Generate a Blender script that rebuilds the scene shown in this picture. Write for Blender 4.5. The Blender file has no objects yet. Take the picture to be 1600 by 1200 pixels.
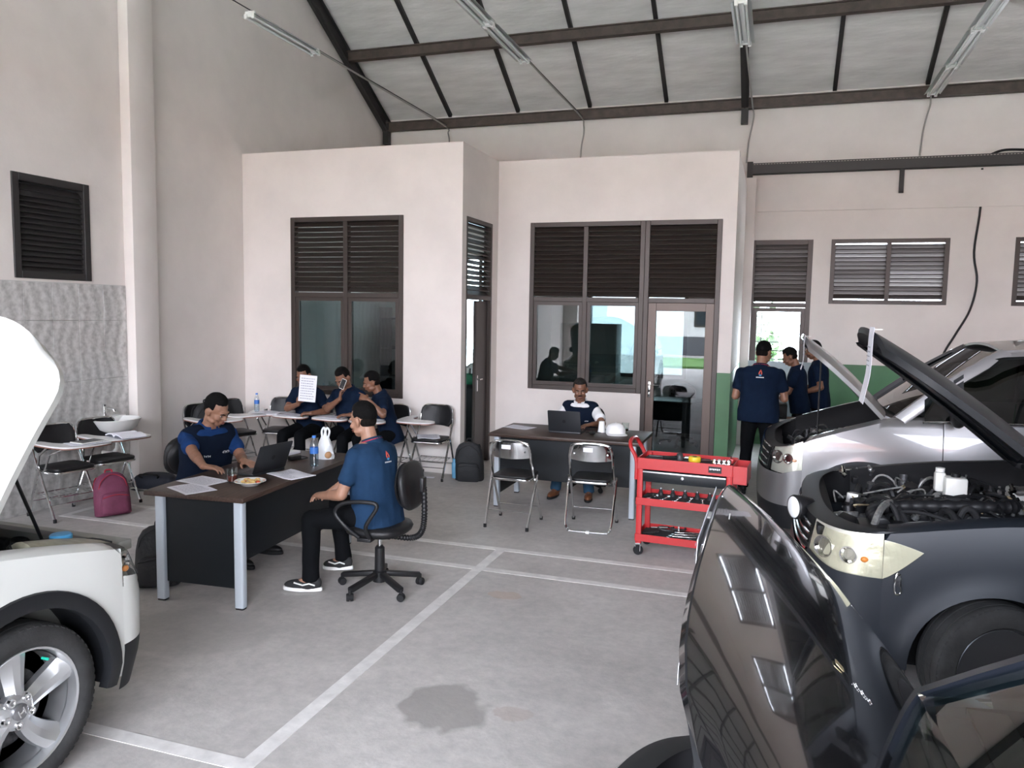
import bpy, bmesh, math, random
from mathutils import Vector as V, Matrix as Mx, noise as mnoise
from mathutils.bvhtree import BVHTree
random.seed(7)
sc = bpy.context.scene
col = sc.collection
PI = math.pi
rad = math.radians

# ------------------------------------------------------------------ camera
F_PX, YAW, PIT, ROL, CAM_H = 1220.28, -0.32290263, -0.09122351, 0.01722999, 1.95
_f = V((math.sin(YAW)*math.cos(PIT), math.cos(YAW)*math.cos(PIT), math.sin(PIT)))
_r0 = V((math.cos(YAW), -math.sin(YAW), 0)); _u0 = _r0.cross(_f)
_r = _r0*math.cos(ROL)+_u0*math.sin(ROL); _u = -_r0*math.sin(ROL)+_u0*math.cos(ROL)
cd = bpy.data.cameras.new('camera'); cam = bpy.data.objects.new('camera', cd); col.objects.link(cam)
cd.sensor_width = 36; cd.sensor_fit = 'HORIZONTAL'; cd.lens = 36*F_PX/1600; cd.clip_start = .05; cd.clip_end = 200
cam.matrix_world = Mx(((_r.x, _u.x, -_f.x, 0), (_r.y, _u.y, -_f.y, 0), (_r.z, _u.z, -_f.z, CAM_H), (0, 0, 0, 1)))
sc.camera = cam
def _ray(px, py): return _r*((px-800)/F_PX) - _u*((py-600)/F_PX) + _f
def gz(px, py, z=0.):       # photo pixel -> point on the horizontal plane z
    d = _ray(px, py); return V((0, 0, CAM_H)) + d*((z-CAM_H)/d.z)
def gy(px, py, y):          # photo pixel -> point on the vertical plane y
    d = _ray(px, py); return V((0, 0, CAM_H)) + d*(y/d.y)
def gx(px, py, x):
    d = _ray(px, py); return V((0, 0, CAM_H)) + d*(x/d.x)

# ------------------------------------------------------------------ world: bright overcast sky
w = bpy.data.worlds.new('overcast'); sc.world = w; w.use_nodes = True
nt = w.node_tree; bg = nt.nodes['Background']
tcw = nt.nodes.new('ShaderNodeTexCoord'); nz = nt.nodes.new('ShaderNodeTexNoise'); rw = nt.nodes.new('ShaderNodeValToRGB')
nz.inputs['Scale'].default_value = 2.2; nz.inputs['Detail'].default_value = 5
nt.links.new(tcw.outputs['Generated'], nz.inputs['Vector']); nt.links.new(nz.outputs['Fac'], rw.inputs['Fac'])
rw.color_ramp.elements[0].position = .3; rw.color_ramp.elements[0].color = (.79, .89, 1.07, 1)
rw.color_ramp.elements[1].position = .7; rw.color_ramp.elements[1].color = (.95, .985, 1.08, 1)
nt.links.new(rw.outputs['Color'], bg.inputs['Color']); bg.inputs['Strength'].default_value = 6.0
def portal(name, loc, sx, sz, rot):
    l = bpy.data.lights.new(name, 'AREA'); l.shape = 'RECTANGLE'; l.size = sx; l.size_y = sz; l.cycles.is_portal = True
    o = bpy.data.objects.new(name, l); col.objects.link(o); o.location = loc; o.rotation_euler = rot
portal('door_opening_daylight', (-.3, -5.1, 2.5), 11.6, 5.0, (rad(90), 0, 0))
sc.view_settings.view_transform = 'Standard'; sc.view_settings.look = 'None'; sc.view_settings.gamma = 1
sc.view_settings.use_curve_mapping = False
sc.view_settings.exposure = 2.35
sc.cycles.max_bounces = 7; sc.cycles.diffuse_bounces = 4; sc.cycles.glossy_bounces = 4; sc.cycles.transmission_bounces = 6
sc.cycles.transparent_max_bounces = 12; sc.cycles.caustics_reflective = False; sc.cycles.caustics_refractive = False
sc.cycles.sample_clamp_indirect = 6

# ------------------------------------------------------------------ helpers
class MB:
    def __init__(s): s.v = []; s.f = []
    def add(s, vs, fs, M=None):
        b = len(s.v)
        s.v += [(M @ V(p)) if M is not None else V(p) for p in vs]
        s.f += [tuple(i+b for i in f) for f in fs]
        return s
    def box(s, c, d, M=None):
        x, y, z = c; a, b, h = d[0]/2, d[1]/2, d[2]/2
        vs = [(x+i*a, y+j*b, z+k*h) for k in (-1, 1) for j in (-1, 1) for i in (-1, 1)]
        return s.add(vs, [(0, 2, 3, 1), (4, 5, 7, 6), (0, 1, 5, 4), (2, 6, 7, 3), (0, 4, 6, 2), (1, 3, 7, 5)], M)
    def lim(s, x0, x1, y0, y1, z0, z1, M=None):
        return s.box(((x0+x1)/2, (y0+y1)/2, (z0+z1)/2), (abs(x1-x0), abs(y1-y0), abs(z1-z0)), M)
    def bar(s, p0, p1, w, h, up=(0, 0, 1)):
        p0, p1 = V(p0), V(p1); d = p1-p0; L = d.length; z = d.normalized(); u = V(up)
        if abs(z.dot(u)) > .98: u = V((0, 1, 0))
        x = u.cross(z).normalized(); y = z.cross(x)
        M = Mx(((x.x, y.x, z.x, p0.x), (x.y, y.y, z.y, p0.y), (x.z, y.z, z.z, p0.z), (0, 0, 0, 1)))
        return s.box((0, 0, L/2), (w, h, L), M)
    def tube(s, pts, r, n=8, closed=False, M=None):
        pts = [V(p) for p in pts]; N = len(pts); rs = r if isinstance(r, (list, tuple)) else [r]*N
        vs = []; ref = None
        for i, p in enumerate(pts):
            if closed: t = pts[(i+1) % N]-pts[i-1]
            else: t = pts[min(i+1, N-1)]-pts[max(i-1, 0)]
            t = t.normalized() if t.length > 1e-9 else V((0, 0, 1))
            if ref is None: ref = V((0, 0, 1)) if abs(t.z) < .9 else V((1, 0, 0))
            x = (ref - t*ref.dot(t)); x = x.normalized() if x.length > 1e-6 else t.orthogonal().normalized()
            y = t.cross(x); ref = x
            vs += [p + (x*math.cos(2*PI*k/n)+y*math.sin(2*PI*k/n))*rs[i] for k in range(n)]
        fs = []
        for i in range(N if closed else N-1):
            a, b = i*n, ((i+1) % N)*n
            fs += [(a+k, a+(k+1) % n, b+(k+1) % n, b+k) for k in range(n)]
        if not closed: fs += [tuple(range(n))[::-1], tuple((N-1)*n+k for k in range(n))]
        return s.add(vs, fs, M)
    def lathe(s, prof, n=20, M=None, cap=True):
        vs = []; fs = []; N = len(prof)
        for r, z in prof: vs += [(r*math.cos(2*PI*k/n), r*math.sin(2*PI*k/n), z) for k in range(n)]
        for i in range(N-1): fs += [(i*n+k, i*n+(k+1) % n, (i+1)*n+(k+1) % n, (i+1)*n+k) for k in range(n)]
        if cap and prof[0][0] > 1e-6 and prof[0] != prof[-1]: fs.append(tuple(range(n))[::-1])
        if cap and prof[-1][0] > 1e-6 and prof[0] != prof[-1]: fs.append(tuple((N-1)*n+k for k in range(n)))
        return s.add(vs, fs, M)
    def prism(s, poly, z0, z1, M=None):
        n = len(poly)
        vs = [(x, y, z0) for x, y in poly]+[(x, y, z1) for x, y in poly]
        fs = [tuple(range(n))[::-1], tuple(range(n, 2*n))]+[(k, (k+1) % n, n+(k+1) % n, n+k) for k in range(n)]
        return s.add(vs, fs, M)
    def sheet(s, grid, t=None, nrm=None, M=None):
        R, C = len(grid), len(grid[0]); vs = [V(p) for row in grid for p in row]
        fs = [(i*C+j, i*C+j+1, (i+1)*C+j+1, (i+1)*C+j) for i in range(R-1) for j in range(C-1)]
        if t:
            N = len(vs); ns = []
            for i in range(R):
                for j in range(C):
                    a = V(grid[min(i+1, R-1)][j])-V(grid[max(i-1, 0)][j]); b = V(grid[i][min(j+1, C-1)])-V(grid[i][max(j-1, 0)])
                    m = a.cross(b); m = m.normalized() if m.length > 1e-9 else V(nrm or (0, 0, 1)); ns.append(m)
            vs += [vs[k]-ns[k]*t for k in range(N)]
            fs = [f[::-1] for f in fs]+[tuple(N+q for q in f) for f in fs]
            for i in range(R-1):
                fs += [(i*C, (i+1)*C, N+(i+1)*C, N+i*C)[::-1], (i*C+C-1, (i+1)*C+C-1, N+(i+1)*C+C-1, N+i*C+C-1)]
            for j in range(C-1):
                fs += [(j, j+1, N+j+1, N+j), ((R-1)*C+j, (R-1)*C+j+1, N+(R-1)*C+j+1, N+(R-1)*C+j)[::-1]]
        return s.add(vs, fs, M)
    def ell(s, c, r, M=None, n=14, m=9):
        if not isinstance(r, (tuple, list)): r = (r, r, r)
        vs = [(c[0], c[1], c[2]-r[2])]; fs = []
        for i in range(1, m):
            a = -PI/2+PI*i/m
            vs += [(c[0]+r[0]*math.cos(a)*math.cos(2*PI*k/n), c[1]+r[1]*math.cos(a)*math.sin(2*PI*k/n), c[2]+r[2]*math.sin(a)) for k in range(n)]
        vs.append((c[0], c[1], c[2]+r[2])); T = len(vs)-1
        fs += [(0, 1+(k+1) % n, 1+k) for k in range(n)]
        for i in range(m-2): fs += [(1+i*n+k, 1+i*n+(k+1) % n, 1+(i+1)*n+(k+1) % n, 1+(i+1)*n+k) for k in range(n)]
        fs += [(T, 1+(m-2)*n+k, 1+(m-2)*n+(k+1) % n) for k in range(n)]
        return s.add(vs, fs, M)
    def cone(s, p0, r0, p1, r1, n=14):          # round cone
        p0, p1 = V(p0), V(p1); d = p1-p0; L = d.length; t = d/L if L > 1e-6 else V((0, 0, 1))
        pts = []; rs = []
        for a in (-84, -60, -30, 0): pts.append(p0+t*(r0*math.sin(rad(a)))); rs.append(r0*math.cos(rad(a)))
        for a in (0, 30, 60, 84): pts.append(p1+t*(r1*math.sin(rad(a)))); rs.append(r1*math.cos(rad(a)))
        return s.tube(pts, rs, n)
    def loft(s, rings, n=20, p=2.4):            # rings: (centre, xaxis, yaxis, rx, ry)
        vs = []; fs = []
        for c, ax, ay, rx, ry in rings:
            for k in range(n):
                a = 2*PI*k/n; ca, sa = math.cos(a), math.sin(a)
                vs.append(V(c)+V(ax)*(rx*math.copysign(abs(ca)**(2/p), ca))+V(ay)*(ry*math.copysign(abs(sa)**(2/p), sa)))
        for i in range(len(rings)-1): fs += [(i*n+k, i*n+(k+1) % n, (i+1)*n+(k+1) % n, (i+1)*n+k) for k in range(n)]
        fs += [tuple(range(n))[::-1], tuple((len(rings)-1)*n+k for k in range(n))]
        return s.add(vs, fs)
    def mesh(s, name, mat=None, bevel=0, seg=2, angle=35, smooth=True):
        me = bpy.data.meshes.new(name); me.from_pydata([tuple(p) for p in s.v], [], s.f)
        bm = bmesh.new(); bm.from_mesh(me)
        bmesh.ops.recalc_face_normals(bm, faces=bm.faces)
        if bevel:
            es = [e for e in bm.edges if len(e.link_faces) == 2 and e.calc_face_angle(0) > rad(40)]
            bmesh.ops.bevel(bm, geom=es, offset=bevel, segments=seg, profile=.5, affect='EDGES', clamp_overlap=True)
        bm.to_mesh(me); bm.free()
        if smooth:
            me.shade_smooth(); me.set_sharp_from_angle(angle=rad(angle))
        if mat: me.materials.append(mat)
        return me
    def build(s, name, mat, parent=None, **k):
        return link(name, s.mesh(name, mat, **k), parent)
def link(name, me, parent=None, loc=None, rot=None, label=None):
    o = bpy.data.objects.new(name, me); col.objects.link(o); o.parent = parent
    if loc is not None: o.location = loc
    if rot is not None: o.rotation_euler = rot
    if label: o['label'] = label
    return o
def tag(o, label, cat, group=None):
    o['label'] = label; o['category'] = cat
    if group: o['group'] = group
    return o
def thing(name, label, cat, loc=(0, 0, 0), rz=0, group=None):
    o = link(name, None, None, loc, (0, 0, rz)); return tag(o, label, cat, group)
def struct(name, parent=None, loc=(0, 0, 0), rz=0, label=None):
    o = link(name, None, parent, loc, (0, 0, rz))
    if parent is None: o['kind'] = 'structure'
    if label: o['label'] = label
    return o
def smesh(mb, name, mat, label=None, **k):
    o = mb.build(name, mat, None, **k); o['kind'] = 'structure'
    if label: o['label'] = label
    return o
def copytree(o, parent=None):
    c = o.copy(); col.objects.link(c); c.parent = parent
    for ch in list(o.children): copytree(ch, c)
    return c
def rotm(rx=0, ry=0, rz=0, loc=(0, 0, 0)):
    return Mx.Translation(V(loc)) @ Mx.Rotation(rz, 4, 'Z') @ Mx.Rotation(ry, 4, 'Y') @ Mx.Rotation(rx, 4, 'X')
def frame(o, x, y, z):
    return Mx(((x[0], y[0], z[0], o[0]), (x[1], y[1], z[1], o[1]), (x[2], y[2], z[2], o[2]), (0, 0, 0, 1)))
def smoothpath(pts, k=6, closed=False):
    pts = [V(p) for p in pts]; N = len(pts); out = []
    for i in range(N if closed else N-1):
        g = (lambda q: pts[q % N]) if closed else (lambda q: pts[max(0, min(N-1, q))])
        p0, p1, p2, p3 = g(i-1), g(i), g(i+1), g(i+2)
        for j in range(k):
            t = j/k; out.append(.5*((2*p1)+(p2-p0)*t+(2*p0-5*p1+4*p2-p3)*t*t+(3*p1-p0-3*p2+p3)*t**3))
    if not closed: out.append(pts[-1])
    return out
def rrect(w, h, r, n=5):
    out = []
    for cx, cy, a0 in ((w/2-r, h/2-r, 0), (-w/2+r, h/2-r, 90), (-w/2+r, -h/2+r, 180), (w/2-r, -h/2+r, 270)):
        out += [(cx+r*math.cos(rad(a0+90*i/n)), cy+r*math.sin(rad(a0+90*i/n))) for i in range(n+1)]
    return out

# ------------------------------------------------------------------ materials
MATS = {}
def mat(name, c, rough=.5, metal=0, var=0, scale=6, bump=0, bscale=60, coat=0, spec=.5, emit=0, alpha=1, stretch=None, c2=None, lo=.35, hi=.65):
    if name in MATS: return MATS[name]
    m = bpy.data.materials.new(name); m.use_nodes = True; t = m.node_tree; b = t.nodes['Principled BSDF']
    b.inputs['Base Color'].default_value = (*c, 1); b.inputs['Roughness'].default_value = rough; b.inputs['Metallic'].default_value = metal
    b.inputs['Specular IOR Level'].default_value = spec; b.inputs['Coat Weight'].default_value = coat; b.inputs['Coat Roughness'].default_value = .03
    if alpha < 1: b.inputs['Alpha'].default_value = alpha
    if emit: b.inputs['Emission Color'].default_value = (*c, 1); b.inputs['Emission Strength'].default_value = emit
    if var or bump or c2:
        tc = t.nodes.new('ShaderNodeTexCoord'); vec = tc.outputs['Object']
        if stretch:
            mp = t.nodes.new('ShaderNodeMapping'); mp.inputs['Scale'].default_value = stretch; t.links.new(vec, mp.inputs['Vector']); vec = mp.outputs['Vector']
        if var or c2:
            n = t.nodes.new('ShaderNodeTexNoise'); n.inputs['Scale'].default_value = scale; n.inputs['Detail'].default_value = 6; n.inputs['Roughness'].default_value = .6
            t.links.new(vec, n.inputs['Vector'])
            r = t.nodes.new('ShaderNodeValToRGB'); r.color_ramp.elements[0].position = lo; r.color_ramp.elements[1].position = hi
            a = c2 or tuple(x*(1-var) for x in c); d = c if c2 else tuple(min(1, x*(1+var)) for x in c)
            r.color_ramp.elements[0].color = (*a, 1); r.color_ramp.elements[1].color = (*d, 1)
            t.links.new(n.outputs['Fac'], r.inputs['Fac']); t.links.new(r.outputs['Color'], b.inputs['Base Color'])
        if bump:
            n2 = t.nodes.new('ShaderNodeTexNoise'); n2.inputs['Scale'].default_value = bscale; n2.inputs['Detail'].default_value = 4
            bp = t.nodes.new('ShaderNodeBump'); bp.inputs['Strength'].default_value = bump; bp.inputs['Distance'].default_value = .01
            t.links.new(vec, n2.inputs['Vector']); t.links.new(n2.outputs['Fac'], bp.inputs['Height']); t.links.new(bp.outputs['Normal'], b.inputs['Normal'])
    MATS[name] = m; return m
def glass(name, tint=(.8, .86, .84), refl=.06, rough=0):     # thin pane: fresnel mirror over a tinted clear pane
    if name in MATS: return MATS[name]
    m = bpy.data.materials.new(name); m.use_nodes = True; t = m.node_tree; t.nodes.clear()
    o = t.nodes.new('ShaderNodeOutputMaterial'); tr = t.nodes.new('ShaderNodeBsdfTransparent'); gl = t.nodes.new('ShaderNodeBsdfGlossy')
    mx = t.nodes.new('ShaderNodeMixShader'); fr = t.nodes.new('ShaderNodeLayerWeight'); pw = t.nodes.new('ShaderNodeMath'); pw.operation = 'POWER'; ad = t.nodes.new('ShaderNodeMath'); ad.operation = 'ADD'
    tr.inputs['Color'].default_value = (*tint, 1); gl.inputs['Roughness'].default_value = rough; fr.inputs['Blend'].default_value = .5; pw.inputs[1].default_value = 4.5
    ad.inputs[1].default_value = refl+.035; ad.use_clamp = True
    t.links.new(fr.outputs['Facing'], pw.inputs[0]); t.links.new(pw.outputs[0], ad.inputs[0]); t.links.new(ad.outputs[0], mx.inputs[0]); t.links.new(tr.outputs[0], mx.inputs[1]); t.links.new(gl.outputs[0], mx.inputs[2])
    t.links.new(mx.outputs[0], o.inputs[0]); MATS[name] = m; return m
M_WALL = mat('cream_plaster', (.75, .70, .665), .85, var=.05, scale=1.3, bump=.12, bscale=25)
M_GREEN = mat('green_gloss_paint', (.055, .17, .07), .45, var=.08, scale=3)
M_BROWN = mat('brown_aluminium', (.050, .039, .034), .42, .2, spec=.5)
M_STEEL = mat('rusty_brown_steel', (.075, .055, .045), .6, var=.25, scale=8)
M_DARKST = mat('black_steel', (.022, .020, .020), .55)
M_CHROME = mat('chrome', (.72, .72, .72), .12, 1)
M_BLKPL = mat('black_plastic', (.009, .009, .010), .45, spec=.35)
M_BLKLE = mat('black_vinyl', (.009, .009, .010), .45, spec=.35, bump=.15, bscale=120)
M_WHITEP = mat('white_plastic', (.82, .82, .80), .35)
M_PAPER = mat('paper', (.80, .80, .86), .7)
M_GREYMET = mat('grey_painted_metal', (.48, .53, .58), .35, .1)
M_RUBBER = mat('black_rubber', (.012, .012, .013), .75, spec=.3, bump=.1, bscale=80)
M_DARKINT = mat('dark_interior', (.10, .10, .10), .8)
M_GLASS = glass('window_glass', (.42, .46, .46), .03)
M_CLEAR = glass('clear_glass', (.93, .96, .95), .02)
# ================================================================== structure
XL, YB = -6.56, 12.5           # left wall, back wall
Y1, Y2 = 8.57, 9.81            # fronts of the two office boxes
XC, XR2 = -3.51, -0.49         # corner between the boxes, right end of the second box
ZB = 3.91
RY = 3.75
def roof_z(y): return 5.2+.577*(12.5-y) if y > RY else 5.2+.577*(y+5.0)
# ---- floor
def floor_mat():
    m = mat('concrete_floor', (.41, .39, .37), .62)
    t = m.node_tree; b = t.nodes['Principled BSDF']; L = t.links.new; N = t.nodes.new
    tc = N('ShaderNodeTexCoord')
    def noise(s, d=6, r=.6):
        n = N('ShaderNodeTexNoise'); n.inputs['Scale'].default_value = s; n.inputs['Detail'].default_value = d; n.inputs['Roughness'].default_value = r
        L(tc.outputs['Object'], n.inputs['Vector']); return n.outputs['Fac']
    def ramp(f, a, ca, bb, cb):
        r = N('ShaderNodeValToRGB'); r.color_ramp.elements[0].position = a; r.color_ramp.elements[1].position = bb
        r.color_ramp.elements[0].color = (*ca, 1); r.color_ramp.elements[1].color = (*cb, 1); L(f, r.inputs['Fac']); return r.outputs['Color']
    def mix(fac, a, bb, mode='MIX'):
        x = N('ShaderNodeMix'); x.data_type = 'RGBA'; x.blend_type = mode
        if isinstance(fac, float): x.inputs[0].default_value = fac
        else: L(fac, x.inputs[0])
        for k, q in ((6, a), (7, bb)):
            if isinstance(q, tuple): x.inputs[k].default_value = (*q, 1)
            else: L(q, x.inputs[k])
        return x.outputs[2]
    base = ramp(noise(1.1, 8, .65), .32, (.39, .37, .355), .68, (.54, .515, .495))
    fine = ramp(noise(14, 5, .7), .3, (.84, .84, .84), .7, (1.08, 1.07, 1.06))
    c = mix(1.0, base, fine, 'MULTIPLY')
    def stain_or_shade(px, py, rx, ry, colr, amt, ns):
        p = gz(px, py)
        n = N('ShaderNodeTexNoise'); n.inputs['Scale'].default_value = ns; L(tc.outputs['Object'], n.inputs['Vector'])
        mp = N('ShaderNodeMapping'); mp.inputs['Location'].default_value = (-p.x/rx, -p.y/ry, 0); mp.inputs['Scale'].default_value = (1/rx, 1/ry, 0)
        L(tc.outputs['Object'], mp.inputs['Vector'])
        vm = N('ShaderNodeVectorMath'); vm.operation = 'LENGTH'; L(mp.outputs[0], vm.inputs[0])
        ad = N('ShaderNodeMath'); ad.operation = 'ADD'; L(vm.outputs['Value'], ad.inputs[0]); L(n.outputs['Fac'], ad.inputs[1])
        r = N('ShaderNodeValToRGB'); r.color_ramp.elements[0].position = .0; r.color_ramp.elements[0].color = (amt, amt, amt, 1)
        e = r.color_ramp.elements[1]; e.position = .98; e.color = (0, 0, 0, 1); k = r.color_ramp.elements.new(.9); k.color = (amt, amt, amt, 1)
        mm = N('ShaderNodeMath'); mm.operation = 'MULTIPLY'; mm.inputs[1].default_value = .66; L(ad.outputs[0], mm.inputs[0]); L(mm.outputs[0], r.inputs['Fac'])
        nonlocal c
        c = mix(r.outputs['Color'], c, colr)
    stain_or_shade(690, 1105, .26, .24, (.25, .235, .22), .75, 5)
    stain_or_shade(788, 930, .13, .08, (.42, .27, .17), .35, 12)
    stain_or_shade(800, 1115, .10, .08, (.38, .30, .26), .4, 14)
    stain_or_shade(300, 985, .55, .35, (.30, .285, .27), .35, 3)  # broad soft shade beside the white car, painted into the floor colour
    L(c, b.inputs['Base Color'])
    bp = N('ShaderNodeBump'); bp.inputs['Strength'].default_value = .15; bp.inputs['Distance'].default_value = .01
    L(noise(30), bp.inputs['Height']); L(bp.outputs['Normal'], b.inputs['Normal'])
    rr = ramp(noise(3), .3, (.5, .5, .5), .7, (.72, .72, .72)); L(rr, b.inputs['Roughness'])
    return m
floor = smesh(MB().lim(XL-.2, 10.2, -5.3, YB+.15, -.12, 0), 'floor', floor_mat(), 'grey concrete workshop floor', smooth=False)
M_LINE = mat('white_floor_paint', (.66, .64, .62), .6, var=.12, scale=9)
def fline(x0, x1, y0, y1): MB().lim(x0, x1, y0, y1, 0, .002).build('painted_line', M_LINE, floor, smooth=False)
fline(-6.1, -2.02, 2.62, 2.70); fline(-2.10, -2.02, 2.70, 5.92)
fline(-6.15, -2.10, 5.40, 5.475); fline(-2.02, 6.5, 5.40, 5.475); fline(-6.15, 6.5, 5.92, 5.995); fline(-6.22, -6.15, 5.40, 5.995)
# ---- walls
def wall(mb, axis, p0, p1, u0, u1, z0, z1, holes=()):
    us = sorted({u0, u1, *[h[0] for h in holes], *[h[1] for h in holes]}); zs = sorted({z0, z1, *[h[2] for h in holes], *[h[3] for h in holes]})
    us = [u for u in us if u0 <= u <= u1]; zs = [z for z in zs if z0 <= z <= z1]
    for a, b in zip(us, us[1:]):
        run = []
        for c, d in zip(zs, zs[1:]):
            if any(h[0] <= (a+b)/2 <= h[1] and h[2] <= (c+d)/2 <= h[3] for h in holes): continue
            if run and abs(run[-1][1]-c) < 1e-9: run[-1][1] = d
            else: run.append([c, d])
        for c, d in run:
            mb.lim(*((a, b, p0, p1) if axis == 'x' else (p0, p1, a, b)), c, d)
    return mb
WL = (5.33, 6.17, 2.19, 3.14)
mb = wall(MB(), 'y', XL-.15, XL, -5.2, YB+.1, 0, 4.04, [WL])
up = [(-5.2, 4.04), (YB+.1, 4.04), (YB+.1, roof_z(YB+.1)+.05), (RY, roof_z(RY)+.05), (-5.2, roof_z(-5.2)+.05)]
mb.add([(XL-.15, a, b) for a, b in up]+[(XL-.025, a, b) for a, b in up], [(0, 1, 2, 3, 4), (9, 8, 7, 6, 5)]+[(k, (k+1) % 5, 5+(k+1) % 5, 5+k) for k in range(5)])
wall_left = smesh(mb, 'wall_left', M_WALL, smooth=False)
smesh(MB().lim(XL, XL+.13, 6.60, 6.94, 0, 8.0), 'trim_1', M_WALL, 'square cream column on the left wall', bevel=.008)
mb = MB(); mb.add([(10., a, b) for a, b in [(-5.2, 0), (YB+.1, 0)]+up[2:]]+[(10.15, a, b) for a, b in [(-5.2, 0), (YB+.1, 0)]+up[2:]], [(0, 1, 2, 3, 4), (9, 8, 7, 6, 5)]+[(k, (k+1) % 5, 5+(k+1) % 5, 5+k) for k in range(5)])
smesh(mb, 'wall_right', M_WALL, smooth=False)
WT, W2, W3, W4, W5 = (-.40, .48, .86, 3.10), (.73, 2.28, 2.16, 3.10), (3.08, 4.64, 2.16, 3.10), (5.4, 6.95, 2.16, 3.10), (-5.35, -4.2, .95, 2.9)
W6 = (-2.9, -1.3, .95, 2.5)
wall_back = smesh(wall(MB(), 'x', YB, YB+.15, XL-.15, 10.1, 0, 5.3, [WT, W2, W3, W4, W5, W6]), 'wall_back', M_WALL, smooth=False)
smesh(wall(MB(), 'x', YB-.006, YB, XR2+.05, 10, 0, 1.27, [WT]), 'trim_2', M_GREEN, 'dark green painted dado on the back wall', smooth=False)
smesh(MB().lim(-.33, 10, YB-.035, YB, 3.52, 4.02), 'trim_3', M_WALL, 'shallow concrete beam band along the back wall', smooth=False)
mb = wall(MB(), 'x', -5.3, -5.1, XL-.15, 10.1, 0, 5.3, [(-6.1, 5.5, 0, 5.0)])
smesh(mb, 'wall_front', M_WALL, smooth=False)
# office boxes
H1 = (-5.84, -4.27, .88, 3.09); HS = (8.70, 9.60, 0, 3.08); H2 = (-3.06, -.65, .96, 3.11); HD = (-1.57, -.65, 0, .96)
mb = wall(MB(), 'x', Y1, Y1+.12, XL, XC, 0, ZB, [H1])
mb = wall(mb, 'y', XC-.12, XC, Y1+.12, Y2+.12, 0, ZB, [HS])
smesh(mb, 'wall_office_left', M_WALL, smooth=False)
mb = wall(MB(), 'x', Y2, Y2+.12, XC, XR2, 0, ZB, [H2, HD])
mb = wall(mb, 'y', XR2-.12, XR2, Y2+.12, YB, 0, ZB)
smesh(mb, 'wall_office_right', M_WALL, smooth=False)
smesh(MB().lim(XL, XC-.06, Y1+.06, YB, ZB-.12, ZB-.004).lim(XC-.06, XR2-.06, Y2+.06, YB, ZB-.12, ZB-.004), 'ceiling_office', M_WALL, smooth=False)
smesh(MB().lim(XC-.12, XC, Y2+.12, YB, 0, ZB-.12), 'wall_office_partition', M_WALL, smooth=False)
smesh(MB().lim(-.65, XR2+.004, Y2-.004, Y2, 0, 1.26).lim(XR2, XR2+.004, Y2, YB, 0, 1.26), 'trim_4', M_GREEN, 'green painted strip beside the glass door', smooth=False)
smesh(MB().lim(XR2-.02, XR2+.13, 12.30, YB, 0, 4.0), 'trim_5', M_WALL, 'narrow cream corner pilaster by the back wall', smooth=False)
# ---- wavy wall tiles on the left wall
def tile_mat():
    m = mat('wavy_grey_tile', (.5, .5, .48), .3, coat=.2); t = m.node_tree; b = t.nodes['Principled BSDF']; L = t.links.new; N = t.nodes.new
    g = N('ShaderNodeNewGeometry'); s = N('ShaderNodeSeparateXYZ'); L(g.outputs['Position'], s.inputs[0])
    def mth(op, a, bb):
        x = N('ShaderNodeMath'); x.operation = op
        for i, q in enumerate((a, bb)):
            if q is None: continue
            if isinstance(q, (int, float)): x.inputs[i].default_value = q
            else: L(q, x.inputs[i])
        return x.outputs[0]
    sn = mth('MULTIPLY', mth('SINE', mth('MULTIPLY', s.outputs['Z'], 9.2), None), .035)
    n = N('ShaderNodeTexNoise'); n.inputs['Scale'].default_value = 2.5; n.inputs['Detail'].default_value = 3; L(g.outputs['Position'], n.inputs['Vector'])
    ph = mth('ADD', mth('ADD', s.outputs['Y'], sn), mth('MULTIPLY', n.outputs['Fac'], .10))
    wv = mth('SINE', mth('MULTIPLY', ph, 46), None)
    n2 = N('ShaderNodeTexNoise'); n2.inputs['Scale'].default_value = 22; n2.inputs['Detail'].default_value = 5; L(g.outputs['Position'], n2.inputs['Vector'])
    k = mth('ADD', mth('MULTIPLY', wv, .13), mth('MULTIPLY', n2.outputs['Fac'], 1.0))
    r = N('ShaderNodeValToRGB'); r.color_ramp.elements[0].position = .22; r.color_ramp.elements[0].color = (.36, .35, .335, 1); r.color_ramp.elements[1].position = .72; r.color_ramp.elements[1].color = (.64, .63, .61, 1)
    L(k, r.inputs['Fac']); L(r.outputs['Color'], b.inputs['Base Color']); return m
M_TILE = tile_mat()
tile_me = MB().lim(0, .012, .0015, .2985, .0015, .5985).mesh('wall_tile', M_TILE, bevel=.0015, seg=1)
tile_cut = MB().lim(0, .012, .0015, .2985, .0015, .358).mesh('wall_tile', M_TILE, bevel=.0015, seg=1)
smesh(MB().lim(XL, XL+.006, 2.1, 6.60, 0, 2.165), 'trim_6', mat('tile_grout', (.55, .54, .52), .8), 'pale grout behind the wavy wall tiles', smooth=False)
for i in range(15):
    for k in range(4):
        link('wall_tile', tile_cut if k == 3 else tile_me, wall_left, (XL+.004, 6.598-.3*(i+1), .6*k))
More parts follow.
